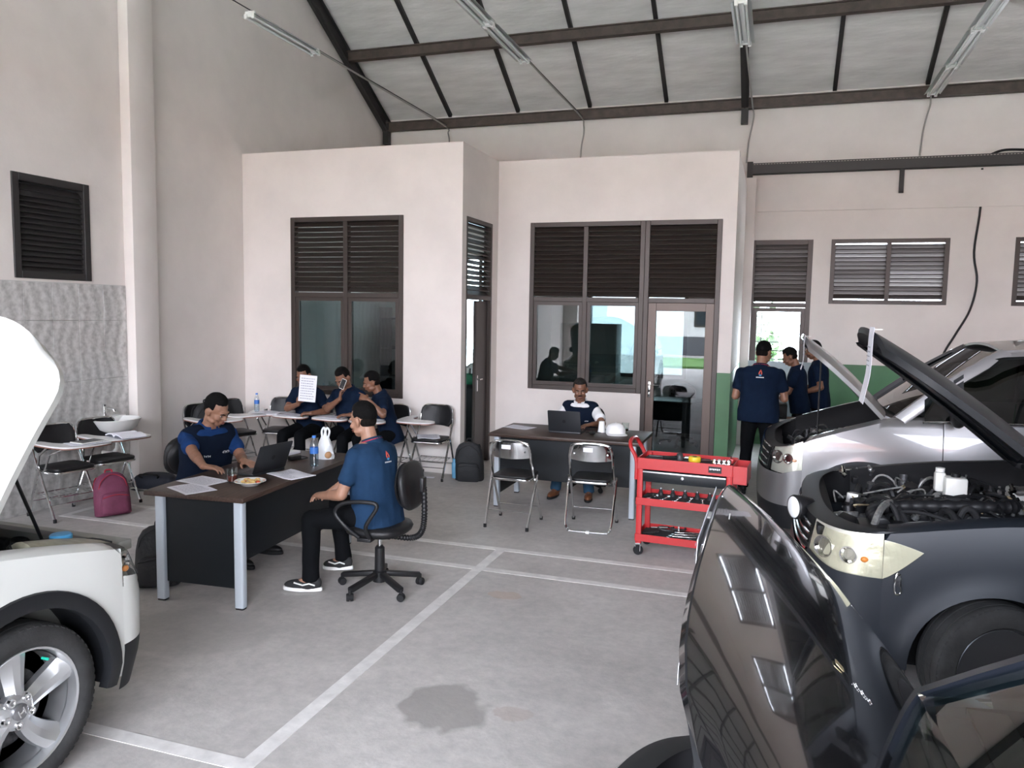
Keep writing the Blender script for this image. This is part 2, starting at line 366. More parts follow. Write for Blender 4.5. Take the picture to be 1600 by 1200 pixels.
# ---- louvre windows
def slat_mesh(L, depth=.085):
    return MB().box((0, 0, 0), (L, depth, .006)).box((0, -depth/2, .003), (L, .008, .014)).mesh('slat', M_BROWN, smooth=False)
def louvres(par, x0, x1, z0, z1, n, tilt, jit=0., y=.045):
    me = slat_mesh(x1-x0); dz = (z1-z0)/n
    for i in range(n):
        link('slat', me, par, ((x0+x1)/2, y, z0+dz*(i+.5)), (rad(tilt)+random.uniform(-jit, jit), 0, 0))
def frame_bars(mb, x0, x1, z0, z1, w=.06, d=.09, y=.045, mull=(), rails=()):
    mb.lim(x0, x0+w, y-d/2, y+d/2, z0, z1).lim(x1-w, x1, y-d/2, y+d/2, z0, z1).lim(x0+w, x1-w, y-d/2, y+d/2, z1-w, z1).lim(x0+w, x1-w, y-d/2, y+d/2, z0, z0+w)
    for m in mull: mb.lim(m-w/2, m+w/2, y-d/2, y+d/2, z0+w, z1-w)
    for r in rails: mb.lim(x0+w, x1-w, y-d/2+.002, y+d/2-.002, r-w/2, r+w/2)
    return mb
def sash(par, x0, x1, z0, z1, m=M_GLASS, w=.045):
    f = MB().lim(x0, x0+w, .02, .07, z0, z1).lim(x1-w, x1, .02, .07, z0, z1).lim(x0+w, x1-w, .02, .07, z1-w, z1).lim(x0+w, x1-w, .02, .07, z0, z0+w).build('sash', M_BROWN, par, smooth=False)
    MB().lim(x0+w, x1-w, .042, .048, z0+w, z1-w).build('pane', m, f, smooth=False)
# window 1: left box
w1 = struct('window_1', loc=(0, Y1-.02, 0), label='tall brown two-bay window with louvres over glass in the left office box')
frame_bars(MB(), H1[0], H1[1], H1[2], H1[3], mull=(-5.055,), rails=(2.13,)).build('frame', M_BROWN, w1, bevel=.004, seg=1)
for a, b in ((-5.78, -5.085), (-5.025, -4.33)):
    louvres(w1, a, b, 2.17, 3.03, 14, 40); sash(w1, a, b, .94, 2.10)
# window 2 + door: right box
w2 = struct('window_2', loc=(0, Y2-.02, 0), label='wide brown window with louvres over glass in the right office box')
mb = MB(); frame_bars(mb, -3.06, -1.57, .96, 3.11, mull=(-2.32,), rails=(2.13,)); mb.lim(-1.57, -1.51, 0, .09, 0, 3.11).lim(-.71, -.65, 0, .09, 0, 3.11).lim(-1.51, -.71, 0, .09, 3.05, 3.11).lim(-1.51, -.71, 0, .09, 2.10, 2.16)
mb.build('frame', M_BROWN, w2, bevel=.004, seg=1)
for i, (a, b) in enumerate(((-3.0, -2.35), (-2.29, -1.63), (-1.51, -.71))):
    louvres(w2, a, b, 2.17, 3.05, 15, 40, .03)
for a, b in ((-3.0, -2.35), (-2.29, -1.63)): sash(w2, a, b, 1.02, 2.10)
d1 = struct('door_1', loc=(0, Y2-.02, 0), label='brown framed glass office door with a lever handle')
MB().lim(-1.51, -1.41, .02, .07, .01, 2.10).lim(-.81, -.71, .02, .07, .01, 2.10).lim(-1.41, -.81, .02, .07, 2.0, 2.10).lim(-1.41, -.81, .02, .07, .01, .13).build('door_leaf', mat('door_brown', (.105, .075, .062), .4, .2), d1, bevel=.003, seg=1)
MB().lim(-1.41, -.81, .042, .048, .13, 2.0).build('pane', M_GLASS, d1, smooth=False)
hd = MB().lim(-1.48, -1.45, .008, .02, .92, 1.12).build('handle_plate', M_CHROME, d1, bevel=.003)
MB().tube([(-1.465, .015, 1.08), (-1.465, -.035, 1.08), (-1.45, -.045, 1.08), (-1.34, -.045, 1.08)], .009).build('lever', M_CHROME, hd)
MB().lathe([(.012, 0), (.012, .02), (0, .02)], 12, rotm(PI/2, 0, 0, (-1.465, .012, .97))).build('lock_cylinder', M_CHROME, hd)
# side door of left box
d2 = struct('door_2', loc=(XC+.02, Y1, 0), rz=PI/2, label='narrow side doorway with louvres above an open dark door leaf')
# local x -> +Y from Y1, local y -> -X
a, b = HS[0]-Y1, HS[1]-Y1
mb = MB().lim(a, a+.05, .02, .12, 0, 3.08).lim(b-.05, b, .02, .12, 0, 3.08).lim(a+.05, b-.05, .02, .12, 3.03, 3.08).lim(a+.05, b-.05, .02, .12, 2.10, 2.15)
mb.build('frame', M_BROWN, d2, bevel=.003, seg=1)
louvres(d2, a+.05, b-.05, 2.15, 3.03, 14, 40, .1, .07)
lf = MB().lim(-.40, 0, -.04, 0, .01, 2.09).build('door_leaf', M_BROWN, d2, bevel=.003, seg=1)
lf.location = (b-.05, .10, 0); 
MB().lim(-.37, -.34, -.052, -.04, .95, 1.15).tube([(-.355, -.05, 1.1), (-.355, -.08, 1.1), (-.26, -.08, 1.1)], .009).build('door_handle', M_CHROME, lf)
# back wall windows
w3 = struct('window_3', loc=(0, YB-.01, 0), label='narrow back window with louvres above barred glass')
frame_bars(MB(), WT[0], WT[1], WT[2], WT[3], w=.07, rails=(2.13,)).build('frame', M_BROWN, w3, bevel=.003, seg=1)
louvres(w3, -.33, .41, 2.18, 3.03, 13, -50, .09); sash(w3, -.33, .41, .93, 2.09, M_CLEAR, .06)
for i in range(8): MB().bar((-.28, .12, 1.05+.13*i), (.36, .12, 1.05+.13*i), .014, .014).build('security_bar', M_BROWN, w3, smooth=False)
MB().bar((-.20, .125, .99), (-.20, .125, 2.03), .016, .016).build('security_bar', M_BROWN, w3, smooth=False)
for n, W in ((4, W2), (5, W3), (6, W4)):
    wn = struct('window_%d' % n, loc=(0, YB-.01, 0), label='high brown louvre window on the back wall')
    m = (W[0]+W[1])/2
    frame_bars(MB(), W[0], W[1], W[2], W[3], w=.06, mull=(m,)).build('frame', M_BROWN, wn, bevel=.003, seg=1)
    louvres(wn, W[0]+.06, m-.03, W[2]+.075, W[3]-.085, 13, -38, .09); louvres(wn, m+.03, W[1]-.06, W[2]+.075, W[3]-.085, 13, -38, .09)
for n, W in ((7, W5), (8, W6)):
    wn = struct('window_%d' % n, loc=(0, YB-.01, 0), label='plain office window at the back')
    frame_bars(MB(), W[0], W[1], W[2], W[3], mull=((W[0]+W[1])/2,)).build('frame', M_BROWN, wn, smooth=False)
    m = (W[0]+W[1])/2
    MB().lim(W[0]+.06, m-.03, .04, .046, W[2]+.06, W[3]-.06).lim(m+.03, W[1]-.06, .04, .046, W[2]+.06, W[3]-.06).build('pane', glass('office_glass', (.75, .85, .85), .03) if n == 7 else M_GLASS, wn, smooth=False)
# left wall louvre
w9 = struct('window_9', loc=(XL+.015, WL[0], 0), rz=PI/2, label='black louvred vent window high on the left wall')
L9 = WL[1]-WL[0]
frame_bars(MB(), 0, L9, WL[2], WL[3], w=.07).build('frame', M_DARKST, w9, bevel=.004, seg=1)
sm = MB().box((0, 0, 0), (L9-.14, .075, .006)).mesh('slat', M_DARKST, smooth=False)
for i in range(16): link('slat', sm, w9, (L9/2, .05, WL[2]+.09+.0495*i), (rad(52), 0, 0))
MB().lim(.05, L9-.05, .10, .11, WL[2]+.05, WL[3]-.05).build('backing', M_DARKST, w9, smooth=False)
# ---- roof
ceiling = struct('ceiling', label='sloping roof lined with grey insulation sheets')
M_FOIL = mat('grey_insulation_foil', (.78, .75, .73), .5, .0, c2=(.56, .535, .515), scale=1.0, stretch=(1.0, 5, 5), bump=.6, bscale=5, lo=.3, hi=.7)
RX = [XL+.02+1.2*i for i in range(15)]
SL = math.hypot(1, .577)
def sheet_mesh():
    g = []
    for i in range(9):
        g.append([(1.2*j/6, 1.55*i/8, .012*mnoise.noise((j*.9, i*.8, 3.1))+.010*math.sin(PI*j/6)) for j in range(7)])
    return MB().sheet(g, .01).mesh('insulation_sheet', M_FOIL)
sh = sheet_mesh(); th = math.atan(.577)
for i in range(14):
    for k in range(7):
        y = 12.62-k*1.34
        link('insulation_sheet', sh, ceiling, (RX[i], y, roof_z(y)+.05), (PI-th, 0, 0))
smesh(MB().add([(XL-.2, 12.8, roof_z(12.8)+.12), (10.2, 12.8, roof_z(12.8)+.12), (10.2, RY, roof_z(RY)+.12), (XL-.2, RY, roof_z(RY)+.12), (10.2, -5.3, roof_z(-5.3)+.12), (XL-.2, -5.3, roof_z(-5.3)+.12)], [(0, 1, 2, 3), (3, 2, 4, 5)]), 'roof', mat('roof_metal', (.35, .33, .32), .6), smooth=False)
def on_roof(x, y, d): return V((x, y, roof_z(y)-d))
for i, x in enumerate(RX):
    if abs(x-(-.55)) < .1: continue
    for y0, y1 in ((12.45, RY+.05), (RY-.05, -5.0)):
        smesh(MB().bar(on_roof(x, y0, .0), on_roof(x, y1, .0), .055, .06), 'roof_batten', M_DARKST, smooth=False)
for y in (12.40, 11.12, 9.8, 8.5, 7.2, 5.9, 4.6, 2.7, 1.4, .1, -1.2, -2.5, -3.8, -4.95):
    z = roof_z(y)-.12 if y != 12.40 else 5.09
    smesh(MB().lim(XL, 10, y-.04, y+.04, z-.075, z+.075).lim(XL, 10, y-.075, y-.04, z-.075, z-.06).lim(XL, 10, y-.075, y-.04, z+.06, z+.075), 'purlin', M_STEEL, smooth=False)
for x in (XL+.06, -.57, 5.3):
    mb = MB()
    for y0, y1 in ((12.44, RY), (RY, -5.0)):
        a, b = V((x, y0, roof_z(y0)-.16)), V((x, y1, roof_z(y1+.0001)-.16))
        mb.bar(a+V((0, 0, .11)), b+V((0, 0, .11)), .10, .012).bar(a-V((0, 0, .11)), b-V((0, 0, .11)), .10, .012).bar(a, b, .012, .22)
    mb.lim(x-.05, x+.05, 12.33, 12.44, 4.80, 5.2)
    smesh(mb, 'rafter', M_DARKST, smooth=False)
# ---- cable tray on the back wall
ct = thing('cable_tray', 'long black perforated cable tray running along the back wall', 'cable tray', (XR2+.02, YB-.13, 4.06))
TL = 9.8
MB().lim(0, TL, 0, .006, 0, .16).lim(0, TL, 0, .11, 0, .006).lim(0, TL, .104, .11, 0, .16).build('tray', mat('tray_black', (.03, .028, .026), .5), ct, smooth=False)
mb = MB()
for i in range(240): mb.lim(.02+.04*i, .045+.04*i, -.002, -.0005, .138, .146)
o = mb.build('slot_row', mat('tray_slot', (.42, .39, .34), .8), ct, smooth=False)
MB().lim(2.04, 2.10, .02, .05, -.33, 0).build('bracket_drop', M_DARKST, ct, smooth=False)
MB().lim(-.03, .05, -.02, .12, -.06, .18).build('end_bracket', M_DARKST, ct, smooth=False)
p = smoothpath([(2.61, YB-.012, 4.045), (2.62, YB-.02, 3.5), (2.58, YB-.02, 2.9), (2.64, YB-.02, 2.5), (2.58, YB-.02, 2.1), (2.42, YB-.02, 1.75), (2.28, YB-.02, 1.45), (2.22, YB-.02, 1.1)], 6)
tag(MB().tube(p, .015, 8).build('hanging_cable', M_BLKPL), 'thick black cable hanging down the back wall from the cable tray', 'cable')
p = smoothpath([(2.7, YB-.07, 4.22), (2.85, YB-.06, 4.27), (3.1, YB-.06, 4.26), (3.3, YB-.07, 4.22)], 6)
tag(MB().tube(p, .016, 8).build('looped_cable', M_BLKPL), 'short black cable looping up on top of the cable tray', 'cable')
# ---- exterior: seen through the windows and mirrored in the glass
M_LAWN = mat('lawn', (.10, .22, .045), .9, var=.3, scale=3)
M_PAVE = mat('outdoor_paving', (.42, .40, .38), .8, var=.1, scale=2)
smesh(MB().lim(-60, 60, -60, -5.3, -.3, -.02), 'ground_front', M_PAVE, smooth=False)
smesh(MB().lim(-60, 60, YB+.15, 40, -.3, -.1), 'ground_back', mat('pale_concrete', (.55, .54, .52), .9), smooth=False)
lw = smesh(MB().lim(-20, -2.2, -16, -10, -.02, .06).lim(4, 22, -16, -10, -.02, .06), 'lawn', M_LAWN, smooth=False)
eb = thing('school_building', 'white school building with dark base and brown windows across the yard', 'building', (0, -20, 0))
MB().lim(-25, 25, -3, 0, 0, 4.2).build('wall', mat('white_render', (.8, .8, .78), .8), eb, smooth=False)
MB().lim(-25, 25, 0, .06, 0, .9).build('base', mat('dark_stone', (.10, .10, .11), .7, var=.3, scale=5), eb, smooth=False)
MB().add([(-26, 1.2, 4.1), (26, 1.2, 4.1), (26, -3, 6.5), (-26, -3, 6.5)], [(0, 1, 2, 3)]).build('roof', mat('clay_roof', (.33, .12, .07), .8, var=.2, scale=6), eb, smooth=False)
wm = MB().lim(-.8, .8, 0, .05, 1.4, 3.0).mesh('window', M_BROWN, smooth=False); wg = MB().lim(-.7, .7, .05, .06, 1.5, 2.9).mesh('pane', mat('far_glass', (.03, .04, .05), .1), smooth=False)
for i in range(8):
    o = link('window', wm, eb, (-21+6*i, 0, 0)); link('pane', wg, o)
def bush(name, label, loc, r, n, seed, mat_, cat='bush', lw=.12):
    rnd = random.Random(seed); t = thing(name, label, cat, loc); mb = MB()
    for i in range(n):
        d = V((rnd.gauss(0, 1), rnd.gauss(0, 1), rnd.gauss(0, 1))).normalized()*(rnd.random()**.4)
        c = V((d.x*r[0], d.y*r[1], r[2]+d.z*r[2]*.95)); a = V((rnd.gauss(0, 1), rnd.gauss(0, 1), rnd.gauss(0, .6))).normalized(); b = a.orthogonal().normalized()
        mb.add([c-a*lw, c+b*lw*.45, c+a*lw, c-b*lw*.45], [(0, 1, 2, 3)])
    o = mb.build('foliage', mat_, t, smooth=False); o['kind'] = 'stuff'
    MB().tube([(0, 0, -.1), (.03, 0, r[2]*.6), (0, .03, r[2]*1.2)], [.05, .04, .02], 8).build('stem', mat('bark', (.12, .08, .05), .9), t)
M_LEAF = mat('leaf', (.035, .085, .018), .6, var=.3, scale=8)
bush('shrub', 'leafy green tree seen through the narrow barred window', (-.42, 14.6, 0), (.55, .5, 1.35), 520, 3, M_LEAF)
bush('garden_shrub', 'green shrub in the yard outside the workshop door', (1.6, -11, 0), (.9, .9, .6), 700, 4, M_LEAF)
# ================================================================== furniture
M_WALNUT = mat('dark_walnut_laminate', (.050, .032, .025), .38, spec=.35, var=.35, scale=5, stretch=(1, 14, 14))
M_BLKPAN = mat('black_laminate', (.007, .009, .011), .42, spec=.3)
def desk(label, loc, rz, L, D):
    t = thing('office_desk', label, 'desk', (*loc, 0), rz)
    MB().box((0, 0, .735), (L, D, .032)).build('tabletop', M_WALNUT, t, bevel=.004)
    for sx in (-1, 1):
        for sy in (-1, 1):
            lg = MB().prism(rrect(.055, .065, .012, 3), .012, .719).build('leg', M_GREYMET, t)
            lg.location = (sx*(L/2-.075), sy*(D/2-.075), 0)
            MB().prism(rrect(.05, .06, .012, 3), 0, .014).build('foot_cap', M_BLKPL, lg)
        MB().lim(sx*(L/2-.085)-.009, sx*(L/2-.085)+.009, -D/2+.11, D/2-.11, .13, .719).build('side_panel', M_BLKPAN, t, smooth=False)
    MB().lim(-L/2+.10, L/2-.10, -D/2+.085, -D/2+.103, .30, .719).build('modesty_panel', M_BLKPAN, t, smooth=False)
    return t
D1 = V((-3.557, 4.852, 0)); D1R = rad(94)
desk1 = desk('dark walnut desk with grey legs where two men in blue face each other', D1.xy, D1R, 1.66, .74)
desk2 = desk('dark walnut desk before the glass door with two folding chairs in front', (-1.905, 7.64), 0, 1.52, .80)
DT = .7515
# ---- five-star office chairs
def star_chair(label, loc, rz, arms, seat_h=.46, base_rot=.3):
    t = thing('office_chair', label, 'chair', (*loc, 0), rz)
    for k in range(5):
        a = base_rot+2*PI*k/5; c, s = math.cos(a), math.sin(a)
        MB().bar((.03*c, .03*s, .115), (.29*c, .29*s, .075), .045, .035).build('base_leg', M_BLKPL, t, bevel=.008)
        w = MB().lathe([(.008, -.024), (.024, -.024), (.027, -.018), (.027, -.004), (.020, -.004), (.020, .004), (.027, .004), (.027, .018), (.024, .024), (.008, .024)], 14, rotm(PI/2, 0, a+.8, (.29*c, .29*s, .027))).build('caster', M_RUBBER, t)
        MB().tube([(.29*c, .29*s, .035), (.29*c, .29*s, .08)], .011).build('caster_stem', M_BLKPL, w)
    MB().lathe([(.048, .06), (.048, .13), (.036, .14), (.034, .30), (.024, .31), (.024, .315)], 18).build('column_shroud', M_BLKPL, t)
    MB().lathe([(.014, .30), (.014, seat_h-.06)], 14).build('gas_column', M_CHROME, t)
    MB().box((0, 0, seat_h-.06), (.16, .22, .03)).build('seat_plate', M_BLKPL, t, bevel=.006)
    def pad(a, b, top, th):
        prof = [(0, 0), (.80, 0), (.96, .25), (1, .55), (.95, .85), (.80, 1), (0, 1.04)]; v = []; f = []; n = 28
        for r, z in prof:
            for k in range(n):
                q = 2*PI*k/n; ca, sa = math.cos(q), math.sin(q)
                v.append((a*r*math.copysign(abs(ca)**.75, ca), b*r*math.copysign(abs(sa)**.75, sa), top-th+th*z))
        for i in range(len(prof)-1): f += [(i*n+k, i*n+(k+1) % n, (i+1)*n+(k+1) % n, (i+1)*n+k) for k in range(n)]
        return v, f
    v, f = pad(.225, .22, seat_h+.025, .075); MB().add(v, f).build('seat', M_BLKLE, t, angle=60)
    v, f = pad(.205, .165, .03, .06)
    Mb = rotm(rad(90-8), 0, 0, (0, -.235, .76))
    MB().add(v, f, Mb).build('backrest', M_BLKLE, t, angle=60)
    MB().lathe([(0, -.062), (.7, -.06), (.95, -.045), (.97, -.03)], 28, Mb @ Mx.Diagonal((.2, .16, 1, 1))).build('back_shell', M_BLKPL, t, angle=60)
    p = smoothpath([(0, -.08, seat_h-.07), (0, -.24, seat_h-.07), (0, -.31, seat_h-.02), (0, -.33, seat_h+.10), (0, -.325, .76)], 8)
    rs = [.019+.004*(i % 2) for i in range(len(p))]
    pp = []; rr = []
    for i in range(len(p)-1):
        for j in range(3): pp.append(p[i].lerp(p[i+1], j/3)); rr.append(.023 if j == 1 else .018)
    MB().tube(pp, rr, 10).build('spring_cover', M_BLKPL, t, angle=60)
    MB().box((0, -.318, .77), (.07, .03, .10)).build('height_knob', M_BLKPL, t, bevel=.008)
    if arms:
        for sx in (-1, 1):
            p = smoothpath([(sx*.23, -.03, seat_h-.03), (sx*.27, -.02, seat_h+.06), (sx*.27, -.10, seat_h+.20), (sx*.27, -.02, seat_h+.225), (sx*.27, .14, seat_h+.205), (sx*.275, .20, seat_h+.14), (sx*.27, .13, seat_h+.05), (sx*.23, .05, seat_h-.03)], 6)
            MB().tube(p, .014, 8).build('armrest', M_BLKPL, t)
            MB().box((sx*.2, .01, seat_h-.045), (.08, .10, .025)).build('armrest_bracket', M_BLKPL, t, bevel=.004)
    return t
star_chair('black swivel chair with loop armrests under the man with his back to us', (-2.55, 4.77), rad(94), True)
star_chair('black swivel chair behind the man in the navy vest at the laptop', (-4.24, 5.02), rad(-108), False)
star_chair('black swivel chair of the moustached man behind the far desk', (-1.98, 8.42), rad(180), False, .45, .1)
# ---- folding chairs
def seat_pad(mb, w, d, z, th, y0, front=.9):
    poly = [(x, y+y0) for x, y in rrect(w, d, .06, 5)]
    return mb.prism(poly, z, z+th)
def fold_frame(t, W=.2, chrome=M_CHROME, loopfoot=False, top=.80, bow=.0):
    up = smoothpath([(-W-.005, .21, .012), (-W, .05, .30), (-W+.005, -.10, .56), (-W+.01, -.155, .72), (-W+.05, -.172, top-.015), (0, -.176, top), (W-.05, -.172, top-.015), (W-.01, -.155, .72), (W-.005, -.10, .56), (W, .05, .30), (W+.005, .21, .012)], 5)
    MB().tube(up, .0115, 8).build('back_frame', chrome, t)
    if loopfoot:
        p = [(-W-.02, .0, .47), (-W-.012, -.12, .24), (-W-.005, -.215, .07), (-W+.02, -.235, .022), (-W+.06, -.24, .0125), (W-.06, -.24, .0125), (W-.02, -.235, .022), (W+.005, -.215, .07), (W+.012, -.12, .24), (W+.02, 0, .47)]
        MB().tube(smoothpath(p, 4), .0115, 8).build('rear_leg_loop', chrome, t)
        MB().box((0, -.24, .012), (.03, .03, .022)).build('foot_clip', M_WHITEP, t)
    else:
        for s in (-1, 1):
            lg = MB().tube([(s*(W+.018), .0, .47), (s*W, -.23, .012)], .0115, 8).build('leg', chrome, t)
            MB().lathe([(.015, 0), (.015, .03), (.0115, .032)], 10, rotm(0, 0, 0, (s*W, -.23, 0))).build('rubber_foot', M_RUBBER, lg)
        MB().tube([(-W-.005, -.16, .15), (W+.005, -.16, .15)], .006, 6).build('stretcher', chrome, t)
    for s in (-1, 1):
        MB().lathe([(.015, 0), (.015, .03), (.0115, .032)], 10, rotm(0, 0, 0, (s*(W+.005), .21, 0))).build('rubber_foot', M_RUBBER, t)
    MB().tube([(-W-.003, .14, .14), (W+.003, .14, .14)], .006, 6).build('stretcher', chrome, t)
def folding_chair(label, loc, rz, loop, sticker):
    t = thing('folding_chair', label, 'chair', (*loc, 0), rz)
    fold_frame(t, .2, M_CHROME, loop)
    seat_pad(MB(), .37, .38, .425, .022, .04).build('seat_rim', M_CHROME, t, bevel=.006)
    seat_pad(MB(), .36, .37, .447, .022, .04).build('seat', M_BLKLE, t, bevel=.009)
    g = []
    for i in range(6):
        z = .635+.15*i/5; row = []
        for j in range(13):
            u = -1+2*j/12; hw = .19 if i < 4 else (.185 if i == 4 else .165); row.append((u*hw, -.13-.045*(1-u*u)-.12*(z-.635), z+(.012*u*u if i == 0 else 0)))
        g.append(row)
    bk = MB().sheet(g, .004).build('backrest', M_CHROME, t, angle=60)
    MB().box((sticker, -.199, .745), (.085, .002, .038)).build('sticker', M_PAPER, bk, smooth=False)
    for s in (-1, 1): MB().lathe([(.009, 0), (.009, .003), (0, .004)], 10, rotm(PI/2, 0, 0, (s*.15, -.165, .70))).build('bolt', M_CHROME, bk)
    return t
folding_chair('chrome folding chair with straight rear legs, left of the two facing the far desk', (-2.225, 6.77), 0, False, -.02)
folding_chair('chrome folding chair with a looped floor rail, nearest the red tool trolley', (-1.52, 6.92), rad(4), True, -.02)
# ---- tablet-arm student chairs
M_TABW = mat('white_laminate', (.74, .73, .72), .3); M_TABE = mat('brown_edge', (.22, .10, .07), .5)
def tablet_proto():
    t = thing('tablet_arm_chair', 'x', 'chair', (0, 0, 0))
    fold_frame(t, .21, M_CHROME, False, .84)
    seat_pad(MB(), .39, .38, .428, .02, .03).build('seat_rim', M_CHROME, t, bevel=.006)
    seat_pad(MB(), .38, .37, .448, .03, .03).build('seat', M_BLKLE, t, bevel=.012)
    g = []
    for i in range(7):
        z = .60+.23*i/6; row = []
        for j in range(11):
            u = -1+2*j/10; hw = .195-.05*(abs(i-3)/3)**3; row.append((u*hw, -.115-.05*(1-u*u)-.16*(z-.60), z))
        g.append(row)
    MB().sheet(g, .03).build('backrest', M_BLKLE, t, bevel=.008, angle=60)
    poly = [(.27, -.02), (.29, .20), (.26, .42), (.18, .50), (-.05, .52), (-.17, .48), (-.19, .38), (-.12, .30), (.10, .26), (.17, .15), (.19, -.02)]
    poly = [(p.x, p.y) for p in smoothpath([(a, b, 0) for a, b in poly], 3, True)]
    tb = MB().prism(poly, .70, .714).build('writing_tablet', M_TABW, t)
    MB().prism([(x*1.006, (y-.25)*1.006+.25) for x, y in poly], .690, .700).build('tablet_edge', M_TABE, tb)
    MB().tube([(.215, -.03, .50), (.24, .04, .60), (.22, .16, .692)], .011, 8).build('tablet_strut', M_CHROME, t)
    MB().tube([(.222, .08, .45), (.235, .20, .62), (.15, .34, .692)], .009, 8).build('tablet_strut', M_CHROME, t)
    rk = MB().tube([(-.19, -.12, .22), (.19, -.12, .22), (.19, .12, .20), (-.19, .12, .20)], .006, 6, True).build('book_rack', M_CHROME, t)
    for i in range(6): MB().tube([(-.16+.064*i, -.12, .222), (-.16+.064*i, .12, .202)], .004, 5).build('rack_wire', M_CHROME, rk)
    return t
_tp = tablet_proto(); _used = [False]
def tablet_chair(label, x, y, deg):
    t = _tp if not _used[0] else copytree(_tp); _used[0] = True
    t.location = (x, y, 0); t.rotation_euler = (0, 0, rad(deg)); tag(t, label, 'chair', 'tablet-arm chairs along the walls'); return t
def chair_pt(t, p):      # local point of a placed chair -> world
    return Mx.Translation(t.location) @ Mx.Rotation(t.rotation_euler.z, 4, 'Z') @ V(p)
TC1 = tablet_chair('tablet-arm chair with a dark tablet computer on it, behind the white car bonnet', -6.20, 5.46, -102)
TC2 = tablet_chair('tablet-arm chair with an open book, beside the wash basin', -6.18, 5.93, -104)
TC3 = tablet_chair('tablet-arm chair with a black bag against its backrest, next to the column', -6.10, 7.28, -112)
TC4 = tablet_chair('tablet-arm chair half hidden behind the head of the man in the vest', -6.12, 7.78, -112)
TC5 = tablet_chair('tablet-arm chair with a water bottle and papers in the wall corner', -5.74, 8.20, -165)
TC6 = tablet_chair('tablet-arm chair under the student hiding behind a sheet of paper', -5.27, 8.14, 180)
TC7 = tablet_chair('tablet-arm chair under the student with a phone at his ear', -4.72, 8.14, 176)
TC8 = tablet_chair('tablet-arm chair under the student pointing to the left', -4.24, 8.14, 176)
TC9 = tablet_chair('empty tablet-arm chair with papers on its seat, beside the narrow doorway', -3.77, 8.33, 182)
# ---- wash basin on the tiles
t = thing('wash_basin', 'white wall-hung wash basin with a chrome tap on the wavy tiles', 'sink', (XL+.017, 6.22, .80), -PI/2)
prof = [(0, -.15), (.45, -.145), (.8, -.09), (.97, -.01), (1, .0), (.93, .005), (.86, -.01), (.6, -.09), (0, -.11)]
mb = MB().lathe(prof, 28, Mx.Translation((0, .21, 0)) @ Mx.Diagonal((.26, .20, 1, 1))); mb.lim(-.23, .23, 0, .10, -.06, .012)
mb.build('basin', mat('white_ceramic', (.82, .82, .80), .12, coat=.5), t, angle=50)
tp = MB().tube(smoothpath([(0, .06, .01), (0, .06, .07), (0, .10, .10), (0, .17, .095), (0, .19, .07)], 5), .012, 10).build('tap', M_CHROME, t)
MB().tube([(0, .055, .07), (0, .05, .13)], .01).lathe([(.02, 0), (.02, .02), (0, .025)], 10, rotm(0, 0, 0, (0, .05, .12))).build('tap_handle', M_CHROME, tp)
MB().tube(smoothpath([(0, .2, -.14), (0, .2, -.30), (0, .12, -.36), (0, .01, -.36)], 5), .018, 10).build('drain_pipe', M_WHITEP, t)
t = thing('small_tap', 'chrome wall tap low beside the white bonnet', 'tap', (XL+.017, 5.25, .86), -PI/2)
MB().tube(smoothpath([(0, 0, 0), (0, .07, 0), (0, .11, -.02), (0, .115, -.06)], 5), .011, 8).build('spout', M_CHROME, t)
MB().tube([(-.03, .05, .045), (.03, .05, .045)], .007).tube([(0, .05, 0), (0, .05, .045)], .007).build('tap_handle', M_CHROME, t)
# ---- fluorescent fittings and conduits
M_TUBE = mat('unlit_tube', (.74, .78, .76), .25); M_REFL = mat('lamp_reflector', (.55, .57, .56), .3, .6)
def batten():
    t = thing('batten_light', 'x', 'ceiling light', (0, 0, 0))
    MB().lim(-.022, .022, 0, 1.24, .005, .055).build('housing', M_WHITEP, t, bevel=.004)
    for s in (-1, 1):
        MB().add([(s*.022, 0, .04), (s*.10, 0, .0), (s*.10, 1.24, .0), (s*.022, 1.24, .04), (s*.022, 0, .043), (s*.10, 0, .003), (s*.10, 1.24, .003), (s*.022, 1.24, .043)],
                 [(0, 1, 2, 3), (4, 5, 6, 7), (0, 1, 5, 4), (1, 2, 6, 5), (2, 3, 7, 6)]).build('reflector', M_REFL, t, smooth=False)
        MB().tube([(s*.045, .02, -.012), (s*.045, 1.22, -.012)], .014, 10).build('tube', M_TUBE, t)
        for y in (.0, 1.24): MB().box((s*.045, y, -.005), (.034, .03, .05)).build('lamp_holder', M_WHITEP, t, bevel=.004)
    for y in (.01, 1.23): MB().box((0, y, .02), (.12, .022, .06)).build('end_plate', M_WHITEP, t, bevel=.004)
    return t
_bp = batten(); _b = [False]
def put_batten(x, y, label):
    t = _bp if not _b[0] else copytree(_bp); _b[0] = True; t.location = (x, y, 5.0); tag(t, label, 'ceiling light', 'hanging twin-tube battens')
put_batten(-5.37, 7.17, 'twin-tube batten light hanging near the left wall')
put_batten(-3.04, 8.12, 'twin-tube batten light above the corner between the office boxes, further of two in line')
put_batten(-3.04, 6.84, 'twin-tube batten light at the top edge, nearer of two in line')
put_batten(-.46, 8.20, 'twin-tube batten light in front of the black portal rafter')
put_batten(1.88, 10.93, 'twin-tube batten light closest to the back wall, last in a row of three')
put_batten(1.88, 9.64, 'twin-tube batten light in the middle of a row of three at the right')
put_batten(1.88, 8.35, 'twin-tube batten light cut by the frame at the top right')
M_CONDUIT = mat('grey_conduit', (.36, .34, .32), .6)
